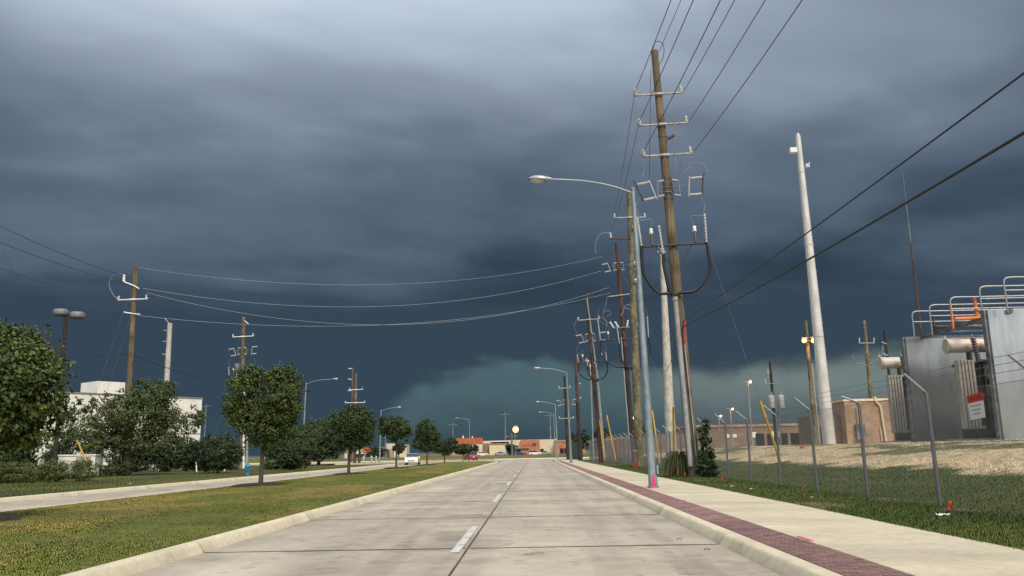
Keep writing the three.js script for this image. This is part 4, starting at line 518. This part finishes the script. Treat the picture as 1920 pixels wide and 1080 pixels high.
// ---------- chain link fence ----------
{
  const FX = 8.3, BAY = 3.78, Zs = -10.24, NB = 31, H = 2.32, g = thing('chain_link_fence', 'chain link fence with outward leaning barbed wire arms along the sidewalk', 'fence', [FX, 0.1, Zs]);
  const rand = rng(91);
  for (let i = 0; i <= NB; i++) { const z = -i * BAY, lean = (rand() - 0.5) * 0.05, kx = lean * 2.4; const p = part('post', [rod([0, -0.3, z], [kx, H, z], 0.042, 0.042, 10), rod([kx, H, z], [kx - 0.04, H + 0.07, z], 0.042, 0.036, 10)], M.fenceSteel, g); const t = i === 3 ? 0.16 : 0.36; part('barb_arm', rod([kx - 0.04, H + 0.07, z], [kx - 0.42, H + 0.07 + t * (0.9 + 0.2 * rand()), z], 0.030, 0.024, 8), M.galv, p); }
  const bayWires = (L) => { const pos = [], nor = [], add = (u0, v0, u1, v1, x) => { const dz = -(u1 - u0), dy = v1 - v0, l = Math.hypot(dz, dy), ny = -dz / l, nz = dy / l, r = 0.0016, c = [[r, 0], [-r * 0.5, r * 0.87], [-r * 0.5, -r * 0.87]]; for (let k = 0; k < 3; k++) { const [a, b] = [c[k], c[(k + 1) % 3]], P = (q, u, v) => [x + q[0], v + ny * q[1], -u + nz * q[1]]; const a0 = P(a, u0, v0), a1 = P(a, u1, v1), b0 = P(b, u0, v0), b1 = P(b, u1, v1); pos.push(...a0, ...a1, ...b0, ...b0, ...a1, ...b1); const m = [(a[0] + b[0]) / r, (a[1] + b[1]) / r]; for (let q = 0; q < 6; q++) nor.push(m[0], ny * m[1], nz * m[1]); } };
    for (let s = -H; s < L; s += 0.062) for (const dir of [1, -1]) { let u0 = s, u1 = s + H, t0 = 0, t1 = 1; if (u0 < 0) t0 = -u0 / H; if (u1 > L) t1 = (L - u0) / H; if (t1 <= t0) continue; const v0 = dir > 0 ? H * t0 : H * (1 - t0), v1 = dir > 0 ? H * t1 : H * (1 - t1); add(u0 + H * t0, v0 + 0.03, u0 + H * t1, v1 + 0.03, 0.046 + dir * 0.0022); }
    const q = new THREE.BufferGeometry(); q.setAttribute('position', new THREE.Float32BufferAttribute(pos, 3)); q.setAttribute('normal', new THREE.Float32BufferAttribute(nor, 3)); return q; };
  const wires = bayWires(BAY);
  for (let i = 0; i < NB; i++) part('mesh_panel', wires, M.chain, g).position.z = -i * BAY;
  for (const [x, y] of [[-0.15, H + 0.18], [-0.28, H + 0.30], [-0.40, H + 0.41]]) part('barbed_wire', rod([x, y, 0], [x, y, -NB * BAY], 0.005, 0.005, 5), M.chain, g);
  part('tension_wire', rod([0.03, H + 0.02, 0], [0.03, H + 0.02, -NB * BAY], 0.005, 0.005, 5), M.chain, g);
  // sign hanging on the wire
  const cv = document.createElement('canvas'); cv.width = 256; cv.height = 256; const c = cv.getContext('2d'); c.fillStyle = '#d9dcda'; c.fillRect(0, 0, 256, 256); c.fillStyle = '#c7301b'; c.fillRect(0, 0, 256, 84); c.fillStyle = '#3a0d0a'; c.font = 'bold 52px sans-serif'; c.textAlign = 'center'; c.fillText('DANGER', 128, 62); c.fillStyle = '#8f9698'; for (let i = 0; i < 3; i++) c.fillRect(40 + i * 9, 112 + i * 42, 176 - i * 26, 14);
  const st = new THREE.CanvasTexture(cv); st.colorSpace = THREE.SRGBColorSpace;
  const s = thing('warning_sign', 'red and white danger sign hanging on the chain link fence', 'sign', [FX - 0.02, 2.08, -15.9]); const pl = new THREE.PlaneGeometry(0.62, 0.46, 8, 8), pp = pl.attributes.position; for (let i = 0; i < pp.count; i++) pp.setZ(i, 0.03 * Math.sin(pp.getX(i) * 5) * (0.5 - pp.getY(i))); pl.computeVertexNormals(); pl.rotateY(-Math.PI / 2);
  const face = part('sign_face', pl, std({ map: st, roughness: 0.5 }), s); face.rotation.x = -0.05; const back = pl.clone(); back.translate(0.006, 0, 0); part('sign_back', back, M.galv, s).rotation.x = -0.05; part('tie', [box(0.05, 0.02, 0.02, 0.03, 0.2, 0.25), box(0.05, 0.02, 0.02, 0.03, 0.2, -0.25)], M.chain, s);
}
// ---------- substation ----------
const SX = 21.9;
function fireWall(label, z, top) { const g = thing('fire_wall', label, 'wall', [SX, 1.35, z], 'metal clad fire walls'); const h = top - 1.35; for (let i = 0; i < 8; i++) part('metal_panel', box(1.195, h, 0.10, 0.6 + i * 1.2, h / 2, 0), M.sheet[(i * 5 + (z < -45 ? 1 : 0)) % 3], g); part('frame', [box(0.12, h, 0.30, -0.06, h / 2, -0.2), box(9.6, 0.12, 0.3, 4.8, h - 0.07, -0.22), box(9.6, 0.15, 0.3, 4.8, 0.1, -0.22)], M.galvDull, g); }
fireWall('nearer metal clad wall at the right edge of view', -40, 7.68);
fireWall('middle metal clad wall behind the signed transformer', -49, 7.60);
function transformer(label, z) {
  const g = thing('power_transformer', label, 'transformer', [SX, 1.45, z], 'oil filled power transformers');
  part('tank', [box(3.4, 3.9, 2.6, 3.0, 2.15, -0.2), box(3.6, 0.14, 2.8, 3.0, 4.15, -0.2)], M.tank, g);
  part('tank_rib', [0, 1, 2, 3].map((i) => box(0.10, 3.6, 0.16, 1.45 + i * 0.9, 2.2, 1.18)), M.tank, g);
  part('plinth', box(4.6, 0.35, 3.4, 2.9, 0.02, -0.2), M.concretePole, g);
  for (let i = 0; i < 5; i++) part('radiator_fin', box(0.125, 3.5, 0.4, 0.22 + i * 0.175, 2.45, 1.0), M.radiator, g);
  part('radiator_header', [rod([0.2, 4.12, 0.9], [1.5, 4.12, 0.9], 0.09), rod([0.2, 0.75, 0.9], [1.5, 0.75, 0.9], 0.09)], M.radiator, g);
  for (let k = 0; k < 4; k++) for (let j = 0; j < 3; j++) part('cooling_fan', lathe([[0.10, 0], [0.36, 0.02], [0.38, 0.12], [0.30, 0.13], [0.12, 0.08], [0.001, 0.10]], 14), j % 2 ? M.tankGrey : M.tank, g).applyMatrix4(new THREE.Matrix4().makeTranslation(1.75 + j * 0.72, 0.75 + k * 0.9, 1.14).multiply(new THREE.Matrix4().makeRotationX(Math.PI / 2)));
  const c = part('conservator', lathe([[0.001, -1.45], [0.32, -1.43], [0.36, -1.36], [0.36, 1.36], [0.32, 1.43], [0.001, 1.45]], 24), M.tankGrey, g); c.rotation.z = Math.PI / 2; c.position.set(1.65, 5.05, 0.2);
  part('conservator_flange', [rod([0.12, 5.05, 0.2], [0.20, 5.05, 0.2], 0.40, 0.40, 20), rod([0.1, 5.40, 0.2], [0.18, 5.62, 0.2], 0.05, 0.02, 6)], M.tankGrey, g);
  part('conservator_support', [box(0.12, 0.75, 0.4, 1.3, 4.45, 0.2), box(0.12, 0.75, 0.4, 2.6, 4.45, 0.2)], M.tank, g);
  [[1.35, 0.95, 0.12], [2.0, 0.9, 0.06], [2.45, 0.7, 0.02]].forEach(([x, zz, t]) => { const b = part('bushing', sheds(0, 1.5, 0.11, 0.2, 9), M.bushing, g); b.position.set(x, 4.18, zz); b.scale.setScalar(0.82); b.rotation.z = t; part('terminal', rod([0, 1.5, 0], [0, 1.72, 0], 0.05, 0.03, 8), M.galv, b); });
  part('control_box', [box(0.8, 1.2, 0.4, 3.6, 1.5, 1.3)], M.tankGrey, g);
}
transformer('transformer with a long oil tank between the two metal walls', -44.8);
transformer('transformer partly hidden behind the middle metal wall', -53.4);
// access platform on top, with a row of rounded handrails
{
  const g = thing('access_platform', 'steel platform with rounded handrails above the transformers', 'platform', [22.0, 7.45, -44.5]);
  part('deck_beam', [box(0.16, 0.22, 9.6, 0.9, 0.12, 0), box(0.16, 0.22, 9.6, 7.0, 0.12, 0)], M.galvDull, g);
  for (const z of [-4.4, -2.2, 0, 2.2, 4.4]) part('cross_beam', box(5.9, 0.10, 0.10, 3.95, 0.12, z), M.galvDull, g);
  [-49.2, -47.0, -44.6, -41.6, -39.4].forEach((z, i) => { const zz = z + 44.5, X0 = 0.55, t = 1.68; part('handrail', [tube([[X0, -0.05, zz], [X0, 0.8, zz], [X0, t - 0.24, zz], [X0 + 0.07, t - 0.06, zz], [X0 + 0.26, t, zz], [X0 + 1.2, t, zz], [X0 + 7, t, zz]], 0.04, 70, 8), rod([X0, t - 0.62, zz], [X0 + 7, t - 0.62, zz], 0.035, 0.035, 7)], M.galv, g, undefined); });
  part('orange_post', rod([0.55, -0.05, -0.12], [0.55, 1.35, -0.12], 0.065, 0.06, 8), M.sodiumTint, g, 'upright with sodium glow in its colour');  // orange lamp glow on post, pipe and riser is put into their colour
  part('orange_pipe', rod([0.7, 0.52, -0.2], [3.0, 0.56, -0.2], 0.10, 0.10, 8), M.sodiumTint, g, 'pipe with sodium glow in its colour');
  part('orange_riser', rod([2.0, 0.5, -0.3], [1.95, 1.7, -0.3], 0.12, 0.09, 8), M.sodiumTint, g, 'riser with sodium glow in its colour');
  part('rusty_pipe', rod([0.75, 0.42, -2.5], [2.2, 0.45, -2.5], 0.09, 0.09, 8), M.rust, g); part('rusty_riser', rod([0.75, 0.2, -2.6], [0.75, 1.2, -2.6], 0.06, 0.06, 8), M.rust, g);
  const lamp = thing('bulkhead_lamp', 'small lit sodium lamp on the transformer platform', 'lamp', [24.2, 8.05, -43.9]); part('housing', [box(0.2, 0.12, 0.2, 0, 0.16, 0), rod([0, 0.2, 0], [0.2, 0.35, -0.3], 0.03)], M.galvDull, lamp); litLamp(lamp, [0, 0, 0], 0.09, 22);
}
// tan control building
{
  const g = thing('control_building', 'tan block building with a white downpipe behind the steel pole', 'building', [34.5, 1.35, -86]);
  part('wall', [box(6.4, 4.5, 8, 0.3, 2.25, -4)], M.tan, g); part('parapet', [box(6.6, 0.22, 8.2, 0.3, 4.6, -4)], M.cream, g); part('side_wing', box(14, 3.2, 7, 10.4, 1.6, -4.2), M.tan, g);
  part('downpipe', tube([[0.2, 4.9, 0.12], [0.25, 4.4, 0.13], [0.6, 4.0, 0.13], [0.75, 2.4, 0.13], [0.9, 0.0, 0.13]], 0.12, 20, 8), M.cream, g); part('thin_pipe', rod([0.5, 0, 0.1], [0.45, 1.7, 0.1], 0.06), M.cream, g);
  part('electrical_cabinet', box(0.9, 1.5, 0.4, -1.6, 1.4, 0.2), M.galvDull, g); part('cabinet_pipe', rod([-1.7, 2.15, 0.2], [-1.7, 3.9, 0.2], 0.07), M.cream, g); part('door', box(0.95, 2.1, 0.06, 2.2, 1.05, 0.03), M.tanDark, g);
  part('left_annex', box(2.6, 3.2, 6, -4.1, 1.6, -4.4), M.tanDark, g); part('annex_opening', [box(0.9, 1.6, 0.05, -4.6, 1.2, -1.37)], M.darkGlass, g);
}
{ const g = thing('low_building', 'long low brown building at the back of the yard', 'building', [24, 1.3, -128]); part('wall', box(26, 3.3, 9, 12, 1.65, -4.5), M.tanDark, g); part('roof_band', box(26.3, 0.35, 9.3, 12, 3.4, -4.5), M.tan, g); for (let i = 0; i < 9; i++) part('bay_opening', box(1.3, 1.9, 0.08, 10 + i * 1.75, 1.2, 0.04), M.darkGlass, g); part('white_panel', [box(0.7, 0.5, 0.06, 5.1, 1.9, 0.05), box(0.7, 0.5, 0.06, 6.2, 1.9, 0.05), box(0.6, 0.8, 0.06, 9.2, 2.0, 0.05)], M.whiteCap, g); part('white_sign', box(1.3, 0.9, 0.06, 12.4, 2.0, 0.1), M.whiteCap, g); }
{ const g = thing('yard_wall', 'low grey brown wall running along the back of the fence', 'wall', [9.5, 0.5, -112]); for (let i = 0; i < 10; i++) part('wall_panel', box(1.72, 2.6, 0.2, 0.9 + i * 1.75, 1.2 + (i > 5 ? 0.5 : 0.1 * i), -i * 0.8, 0.0), M.tanDark, g); }
single('marker_ball', 'small red marker in the dry grass of the yard', 'marker', [lathe([[0.001, 0], [0.14, 0.02], [0.2, 0.2], [0.14, 0.36], [0.001, 0.4]], 12), rod([0, 0.38, 0], [0, 0.55, 0], 0.03)], M.red, [17.9, 1.05, -57]);
// ---------- plants and small things on the verge ----------
{
  const t = thing('vine_column', 'dark narrow shrub growing against the right side of nearest pole', 'shrub', [7.75, 0.1, -38.4]); part('foliage', crown(301, [[0, 0.5, 0, 0.42, 0.6, 0.38], [0.0, 1.2, 0, 0.33, 0.7, 0.3], [-0.05, 1.9, 0, 0.26, 0.55, 0.25], [0.05, 2.3, 0, 0.16, 0.35, 0.16], [0.22, 0.35, 0, 0.3, 0.4, 0.3]], 3200, 0.13, PINE), M.leaf, t); part('stem', rod([0, -0.1, 0], [0.02, 2.2, 0], 0.05, 0.02, 6), M.bark, t);
  const p = thing('palm_clump', 'drooping palm like clump at the left foot of nearest pole', 'palm', [6.75, 0.1, -39.6]); const r = rng(55), blades = [], dead = [];
  for (let i = 0; i < 240; i++) { const a = r() * 6.283, l = 0.3 + 0.55 * r(), up = 0.75 + 0.5 * r(), old = r() < 0.4, pts = [[0, 0.45, 0], [Math.cos(a) * l * 0.35, up, Math.sin(a) * l * 0.35], [Math.cos(a) * l * 0.75, up * 0.85, Math.sin(a) * l * 0.75], [Math.cos(a) * l, up * (old ? 0.1 : 0.35), Math.sin(a) * l]]; const q = tube(pts, 0.015, 6, 3); (old ? dead : blades).push(q); }
  const pg = std({ color: lin(0.05, 0.085, 0.02), roughness: 0.6, map: strongMottle }), pd = std({ color: lin(0.19, 0.14, 0.06), roughness: 0.9, map: strongMottle }); blades.forEach((b, i) => i < 300 && part('frond', b, pg, p)); dead.forEach((b) => part('dead_frond', b, pd, p)); part('stem', rod([0, -0.1, 0], [0, 0.6, 0], 0.14, 0.1, 8), M.bark, p);
}
function flag(label, [x, y, z], s0 = 1, a = 0) { const s = s0 * 0.68; const g = thing('marker_flag', label, 'marker flag', [x, y, z], 'red utility marker flags', a); part('wire_stake', rod([0, -0.05, 0], [0.02, 0.36 * s, 0], 0.004, 0.003, 5), M.galvDull, g); const f = new THREE.PlaneGeometry(0.11 * s, 0.2 * s, 4, 6), p = f.attributes.position; for (let i = 0; i < p.count; i++) p.setZ(i, 0.02 * Math.sin(p.getY(i) * 30 + p.getX(i) * 14)); f.computeVertexNormals(); f.translate(0.05 * s, 0.27 * s, 0); part('flag', f, M.flag, g); }
flag('red marker flag beside the nearest fence post', [7.55, 0.12, -15.9], 1.0, 0.3);
flag('red marker flag between two fence posts farther along', [7.75, 0.12, -24.9], 0.9, 0.8);
flag('red marker flag right of the nearest wooden pole', [7.1, 0.12, -32.6], 0.9, 0.2);
flag('red marker flag left of the nearest wooden pole', [6.75, 0.12, -38.6], 0.9, 0.5);
flag('small orange flag at the foot of the olive pole', [7.2, 0.12, -62.5], 1.1, 0.5);
flag('faint orange flag farther up the verge by the fence', [6.6, 0.12, -71], 1.2, 0.5);
{ const g = thing('pole_wrap', 'pinkish protective post at the foot of the olive pole', 'post', [7.6, 0.1, -64]); part('sleeve', [rod([0, 0, 0], [0, 1.2, 0], 0.21, 0.2, 14)], std({ color: lin(0.24, 0.14, 0.13), map: strongMottle, roughness: 0.9 }), g); part('cap', lathe([[0.2, 0], [0.21, 0.05], [0.001, 0.1]]), M.galvDull, g).position.y = 1.2; part('red_mark', [rod([0, 0.02, 0], [0, 0.22, 0], 0.215, 0.215, 14)], M.red, g); }
[['white scrap of litter by the nearest fence post', 7.25, -15.5, 0.2], ['crumpled white litter on the verge near the fifth post', 6.6, -26.2, 0.16], ['small white litter further along the verge', 6.5, -28.3, 0.13], ['tiny white litter at the edge of the verge grass', 6.9, -21.5, 0.11], ['small white litter on the far left lawn', -20.6, -43, 0.14]].forEach(([l, x, z, s], i) => { const g = new THREE.PlaneGeometry(s, s * 0.6, 5, 4), p = g.attributes.position, r = rng(i + 900); for (let k = 0; k < p.count; k++) p.setZ(k, r() * s * 0.25); g.rotateX(-Math.PI / 2); g.computeVertexNormals(); const m = single('litter', l, 'litter', g, M.paper, [x, x < 0 ? 0.16 : 0.155, z], 'pieces of litter'); m.rotation.y = i * 1.3; });
structure('red_paint_dashes', [box(0.05, 0.003, 0.62, 3.73, 0.151, -12.1), box(0.04, 0.003, 0.3, 3.72, 0.151, -21.4), box(0.09, 0.003, 0.4, 3.8, 0.151, -28.3)].map((g, i) => { g.rotateY(0); return g; }), M.pinkPaint);
{ const rand = rng(12), items = [['leaf scrap on the road by the right kerb', 2.2, -13.6], ['dark leaf scrap lying closer to the viewer', 2.35, -12.2]]; for (const [l, x, z] of items) { const g = tube([[0, 0.01, 0], [0.05, 0.04, 0.03], [0.11, 0.015, 0.02], [0.15, 0.03, -0.02]], 0.009, 10, 5); g.scale(0.6, 0.6, 0.6); single('road_debris', l, 'debris', g, M.bark, [x, 0.005, z], 'scraps on the road'); } }
// ---------- left side small things ----------
{
  const g = thing('fire_hydrant', 'blue fire hydrant on the lawn near the two humped tree', 'fire hydrant', [-18.75 - 1.1, 0.13, -58.5]); part('body', lathe([[0.001, 0], [0.19, 0], [0.19, 0.06], [0.12, 0.08], [0.12, 0.55], [0.17, 0.57], [0.17, 0.63], [0.14, 0.68], [0.11, 0.78], [0.05, 0.84], [0.05, 0.9], [0.001, 0.91]], 16), M.blue, g); part('outlet', [rod([-0.22, 0.44, 0], [0.22, 0.44, 0], 0.06, 0.06, 10), rod([0, 0.42, 0], [0, 0.42, 0.22], 0.08, 0.08, 10)], M.blue, g); part('outlet_cap', [rod([-0.27, 0.44, 0], [-0.2, 0.44, 0], 0.075, 0.075, 8), rod([0.2, 0.44, 0], [0.27, 0.44, 0], 0.075, 0.075, 8)], M.blue, g);
  const b = thing('wall_gap_box', 'white louvred box standing in for the wall behind the low hedge', 'utility box', [-33.9, 0.13, -62.5], null, 0.25); part('cabinet', [box(2.5, 1.5, 1.4, 0, 0.85, 0)], M.whiteWall[0], b); part('lid', box(2.6, 0.1, 1.52, 0, 1.64, 0), M.whiteWall[1], b); for (let i = 0; i < 7; i++) part('louvre', box(1.0, 0.07, 0.05, 0.45, 0.55 + i * 0.15, 0.72), M.galvDull, b).rotation.x = 0;  // added box stands in for the white building wall seen between leaves
  single('marker_post', 'short tilted white marker post before the tall dark hedge', 'post', [rod([0, -0.1, 0], [-0.12, 0.95, 0], 0.07, 0.06, 8)], M.whiteCap, [-30.6, 0.14, -76.5], 'white marker posts');
  single('marker_post', 'small white stake beside the lone rounded shrub', 'post', [rod([0, -0.1, 0], [0.02, 0.6, 0], 0.06, 0.05, 8)], M.whiteCap, [-28.2, 0.14, -76.8], 'white marker posts');
  [['pale bollard nearest the round median tree', -24.6, -122], ['middle pale bollard behind the round median tree', -23.6, -123], ['pale bollard farthest right by the lawn corner', -22.4, -120]].forEach(([l, x, z]) => single('bollard', l, 'bollard', lathe([[0.001, -0.1], [0.12, -0.1], [0.12, 1.0], [0.08, 1.08], [0.001, 1.1]], 10), M.concretePole, [x, 0.14, z], 'pale bollards'));
  const gb = thing('green_cabinet', 'dark green utility cabinet by the far end of the sidewalk', 'utility box', [6.6, 0.12, -132]); part('cabinet', box(1.9, 2.6, 1.2, 0, 1.3, 0), M.greenBox, gb); part('lid', box(2.0, 0.1, 1.3, 0, 2.65, 0), M.greenBox, gb); part('door', box(0.85, 2.2, 0.04, -0.45, 1.3, 0.62), M.greenBox, gb);
}
// ---------- buildings ----------
{
  const g = thing('white_warehouse', 'large white flat roofed building behind the left trees', 'building', [-53.2, 0, -133.6], null, 54 * D2R);
  for (let i = 0; i < 8; i++) part('wall_panel', box(5.97, 10.7, 0.4, -2.99 - 6 * i, 5.35, -0.2), M.whiteWall[(i * 2 + 1) % 3], g);
  part('side_wall', box(0.4, 10.4, 30, -0.25, 5.2, -15.5), M.whiteWall[1], g); part('roof', box(47, 0.3, 30, -24, 10.0, -15.6), M.greyRoof, g); part('coping', box(48.2, 0.2, 0.6, -24, 10.82, -0.2), M.greyRoof, g);
  part('roof_block', box(4.2, 2.2, 5, -14.2, 11.7, -4), M.whiteWall[2], g); part('band', box(48, 0.12, 0.05, -24, 5.2, 0.03), M.greyRoof, g);
  part('door', box(1.2, 2.3, 0.06, -4.0, 1.15, 0.04), M.galvDull, g); part('loading_door', box(3.2, 3.4, 0.06, -17, 1.7, 0.04), M.galvDull, g);
}
const stores = 'shops of the shopping centre';
function shopWindows(g, x0, x1, y0, y1, n, z) { for (let i = 0; i < n; i++) { const w = (x1 - x0) / n; part('shop_window', box(w - 0.25, y1 - y0, 0.1, x0 + w * (i + 0.5), (y0 + y1) / 2, z), M.darkGlass, g); } }
{ const g = thing('shop_building', 'shop with an orange upper wall left of the far street lamp', 'building', [-31.5, 0.1, -400], stores); part('wall', box(14.5, 5.2, 30, 0, 2.6, -15), M.cream, g); part('orange_parapet', box(14.6, 3.0, 4, 0, 6.75, -1.95), M.orangeWall, g, 'orange painted parapet'); part('roof_unit', [box(0.6, 1.2, 0.6, -2, 8.8, -2), box(0.5, 0.9, 0.5, 2.4, 8.6, -2)], M.whiteCap, g); part('base_band', box(14.7, 1.2, 0.3, 0, 0.6, 0.1), M.tan, g); shopWindows(g, -4, 4, 0.2, 3.0, 4, 0.05); }
{ const g = thing('shop_building', 'grey shop with a white sloping roof in the centre', 'building', [-13.5, 0.1, -402], stores); part('wall', box(19, 5.6, 26, -1.5, 2.8, -13), M.tanDark, g); const rg = new THREE.BufferGeometry(); part('sloping_roof', [box(9.5, 0.5, 7, -2.2, 6.5, -3)], M.whiteWall[0], g).rotation.x = 0.0; part('front_gable', [box(8, 4.6, 2, -3.5, 2.3, 0.9)], M.cream, g); part('upper_wall', box(18.5, 1.2, 4, -1.6, 6.2, -6), M.cream, g); shopWindows(g, 1, 7.5, 0.2, 2.6, 4, 0.06); }
{ const g = thing('shop_building', 'long cream shop with an orange entrance block', 'building', [2.2, 0.1, -400], stores); part('wall', box(22, 6.9, 30, -3.0, 3.45, -15.2), M.cream, g); part('entrance_block', box(9, 6.7, 1.6, -3.9, 3.4, 0.8), M.salmon, g, 'orange entrance block'); part('sign_panel', [box(1.2, 1.0, 0.15, -6.9, 4.7, 1.68), box(3.0, 0.8, 0.15, -4.6, 4.6, 1.68)], M.orangeWall, g); part('blue_sign', box(1.9, 1.3, 0.15, -1.9, 4.7, 1.68), M.carBlue, g); part('canopy', box(10.5, 0.5, 2.2, -9.5, 2.9, 1.1), M.galvDull, g); shopWindows(g, -14, -5.2, 0.15, 2.5, 6, 0.06); shopWindows(g, 0.8, 2.6, 0.15, 2.6, 1, 0.06); part('corner_pier', [box(1.0, 7.2, 1.0, 8.2, 3.6, 0.3)], M.cream, g); }
{ const g = thing('shop_building', 'small orange brick shop at the far right end', 'building', [15, 0.1, -395], stores); part('wall', box(14, 6.4, 20, 2, 3.2, -10), M.salmon, g); part('band', box(14.2, 0.8, 0.3, 2, 6.0, 0.1), M.tan, g); shopWindows(g, -3, 7, 0.3, 2.6, 5, 0.06); }
{ const g = thing('shop_building', 'low cream and orange shop behind the white car', 'building', [-66, 0.1, -330], stores); part('wall', box(16, 3.9, 18, 0, 1.95, -9), M.cream, g); part('orange_band', box(6, 1.8, 0.4, 2.5, 3.2, 0.2), M.orangeWall, g); part('white_gable', [box(3.5, 2.2, 5, 9.6, 4.4, -4), box(5, 5.0, 8, 13.5, 2.5, -6)], M.cream, g); shopWindows(g, -7, 7, 0.3, 1.7, 6, 0.05); part('roof_edge', box(16.3, 0.3, 18.3, 0, 4.0, -9), M.greyRoof, g); }
// dark trees around the shopping centre
[['dark tree in front of the low cream shop', -48, -300, 2.6, 5.2], ['round dark tree left of the orange parapet shop', -41.5, -330, 3.2, 7], ['small round tree before the orange parapet shop', -24, -330, 2.6, 5], ['small dark tree before the grey shop', -9.5, -350, 2.8, 4.6], ['wide dark bush left of the grey shop', -54, -290, 3.6, 3.6], ['dark tree behind the far right street lamps', 10.5, -190, 2.4, 6.4], ['dark tree showing above the yard wall', 12.2, -150, 2.0, 5.5], ['dark tree above the fence beside the street lamp', 21.5, -165, 2.6, 7.4]].forEach(([l, x, z, w, h], i) => tree('distant_tree', l, [x, 0.1, z], { seed: 200 + i, base: h * 0.2, top: h * 0.75, r0: 0.2, reach: w * 0.6, lobes: roundLobes(60 + i, h * 0.6, w, h * 0.4), n: 2600, size: 0.5, pal: PINE, group: 'dark trees around the shopping centre' }));

// ---------- cars ----------
function car(name, label, at, ry, paint, suv = false, group) {
  const g = thing(name, label, 'car', at, group, ry), H = suv ? 1.7 : 1.45, s = new THREE.Shape(); // profile along x, front at +x
  s.moveTo(-2.2, 0.32); s.lineTo(-2.25, 0.62); s.lineTo(-2.18, 0.92); s.lineTo(-1.6, 0.98); s.lineTo(0.95, 0.96); s.quadraticCurveTo(1.9, 0.9, 2.2, 0.68); s.lineTo(2.26, 0.42); s.lineTo(2.15, 0.28); s.lineTo(-2.0, 0.25); s.closePath();
  const ex = (sh, w, bv) => { const e = new THREE.ExtrudeGeometry(sh, { depth: w - bv * 2, bevelEnabled: true, bevelSize: bv, bevelThickness: bv, bevelSegments: 3, curveSegments: 8 }); e.translate(0, 0, -(w - bv * 2) / 2); return e; };
  part('body', ex(s, 1.76, 0.08), paint, g);
  const c = new THREE.Shape(), bk = suv ? -2.05 : -1.65; c.moveTo(bk, 0.95); c.lineTo(bk + (suv ? 0.2 : 0.55), H - 0.06); c.lineTo(0.0, H - 0.05); c.lineTo(0.95, 0.95); c.closePath(); part('glasshouse', ex(c, 1.5, 0.06), M.darkGlass, g);
  const rf = new THREE.Shape(); rf.moveTo(bk + (suv ? 0.15 : 0.5), H - 0.05); rf.quadraticCurveTo(-0.6, H + 0.06, 0.05, H - 0.06); rf.lineTo(0.0, H - 0.1); rf.lineTo(bk + 0.5, H - 0.1); rf.closePath(); part('roof', ex(rf, 1.42, 0.05), paint, g);
  for (const [x, z] of [[1.4, 0.82], [1.4, -0.82], [-1.38, 0.82], [-1.38, -0.82]]) { const w = part('wheel', rod([x, 0.32, z - 0.1], [x, 0.32, z + 0.1], 0.32, 0.32, 20), M.rubber, g); part('rim', rod([x, 0.32, z + Math.sign(z) * 0.1], [x, 0.32, z + Math.sign(z) * 0.115], 0.2, 0.2, 14), M.galv, w); }
  for (const z of [-0.62, 0.62]) { part('headlight', box(0.12, 0.14, 0.4, 2.17, 0.64, z), M.headlight, g); part('tail_light', box(0.1, 0.2, 0.34, -2.26, 0.72, z), M.tailRed, g); part('mirror', box(0.12, 0.14, 0.2, 0.7, 1.0, Math.sign(z) * 0.95), paint, g); }
  part('grille', box(0.08, 0.16, 0.9, 2.29, 0.5, 0), M.black, g); part('number_plate', [box(0.03, 0.11, 0.32, 2.34, 0.42, 0), box(0.03, 0.11, 0.32, -2.32, 0.6, 0)], M.paper, g); part('lower_bumper', [box(0.1, 0.14, 1.5, 2.2, 0.27, 0), box(0.1, 0.14, 1.5, -2.15, 0.28, 0)], M.black, g);
  return g;
}
car('white_sedan', 'white car driving towards the viewer on the opposite roadway', [-16.2, 0.0, -113], -Math.PI / 2 + 0.06, M.carWhite);
car('red_car', 'magenta red car crossing beside the small dark tree', [-12.4, 0.0, -167], Math.PI / 2 + 0.3, M.carRed, true);
const PK = 'cars parked in front of the shops';
[['parked white car left of the grey shop windows', -19, -310, M.carWhite, 0.4], ['parked pale car under the grey shop windows', -12.2, -318, M.carGrey, 0.3], ['parked white van like car under the orange entrance', 0.4, -310, M.carWhite, 0.1], ['parked grey car right of the orange entrance', 4.2, -312, M.carGrey, -0.2], ['parked pale car near the bright round lamp', -5.4, -320, M.carBlue, 0.2]].forEach(([l, x, z, m, a], i) => car('parked_car', l, [x, 0.16, z], a, m, i === 2, PK));

renderer.render(scene, camera);
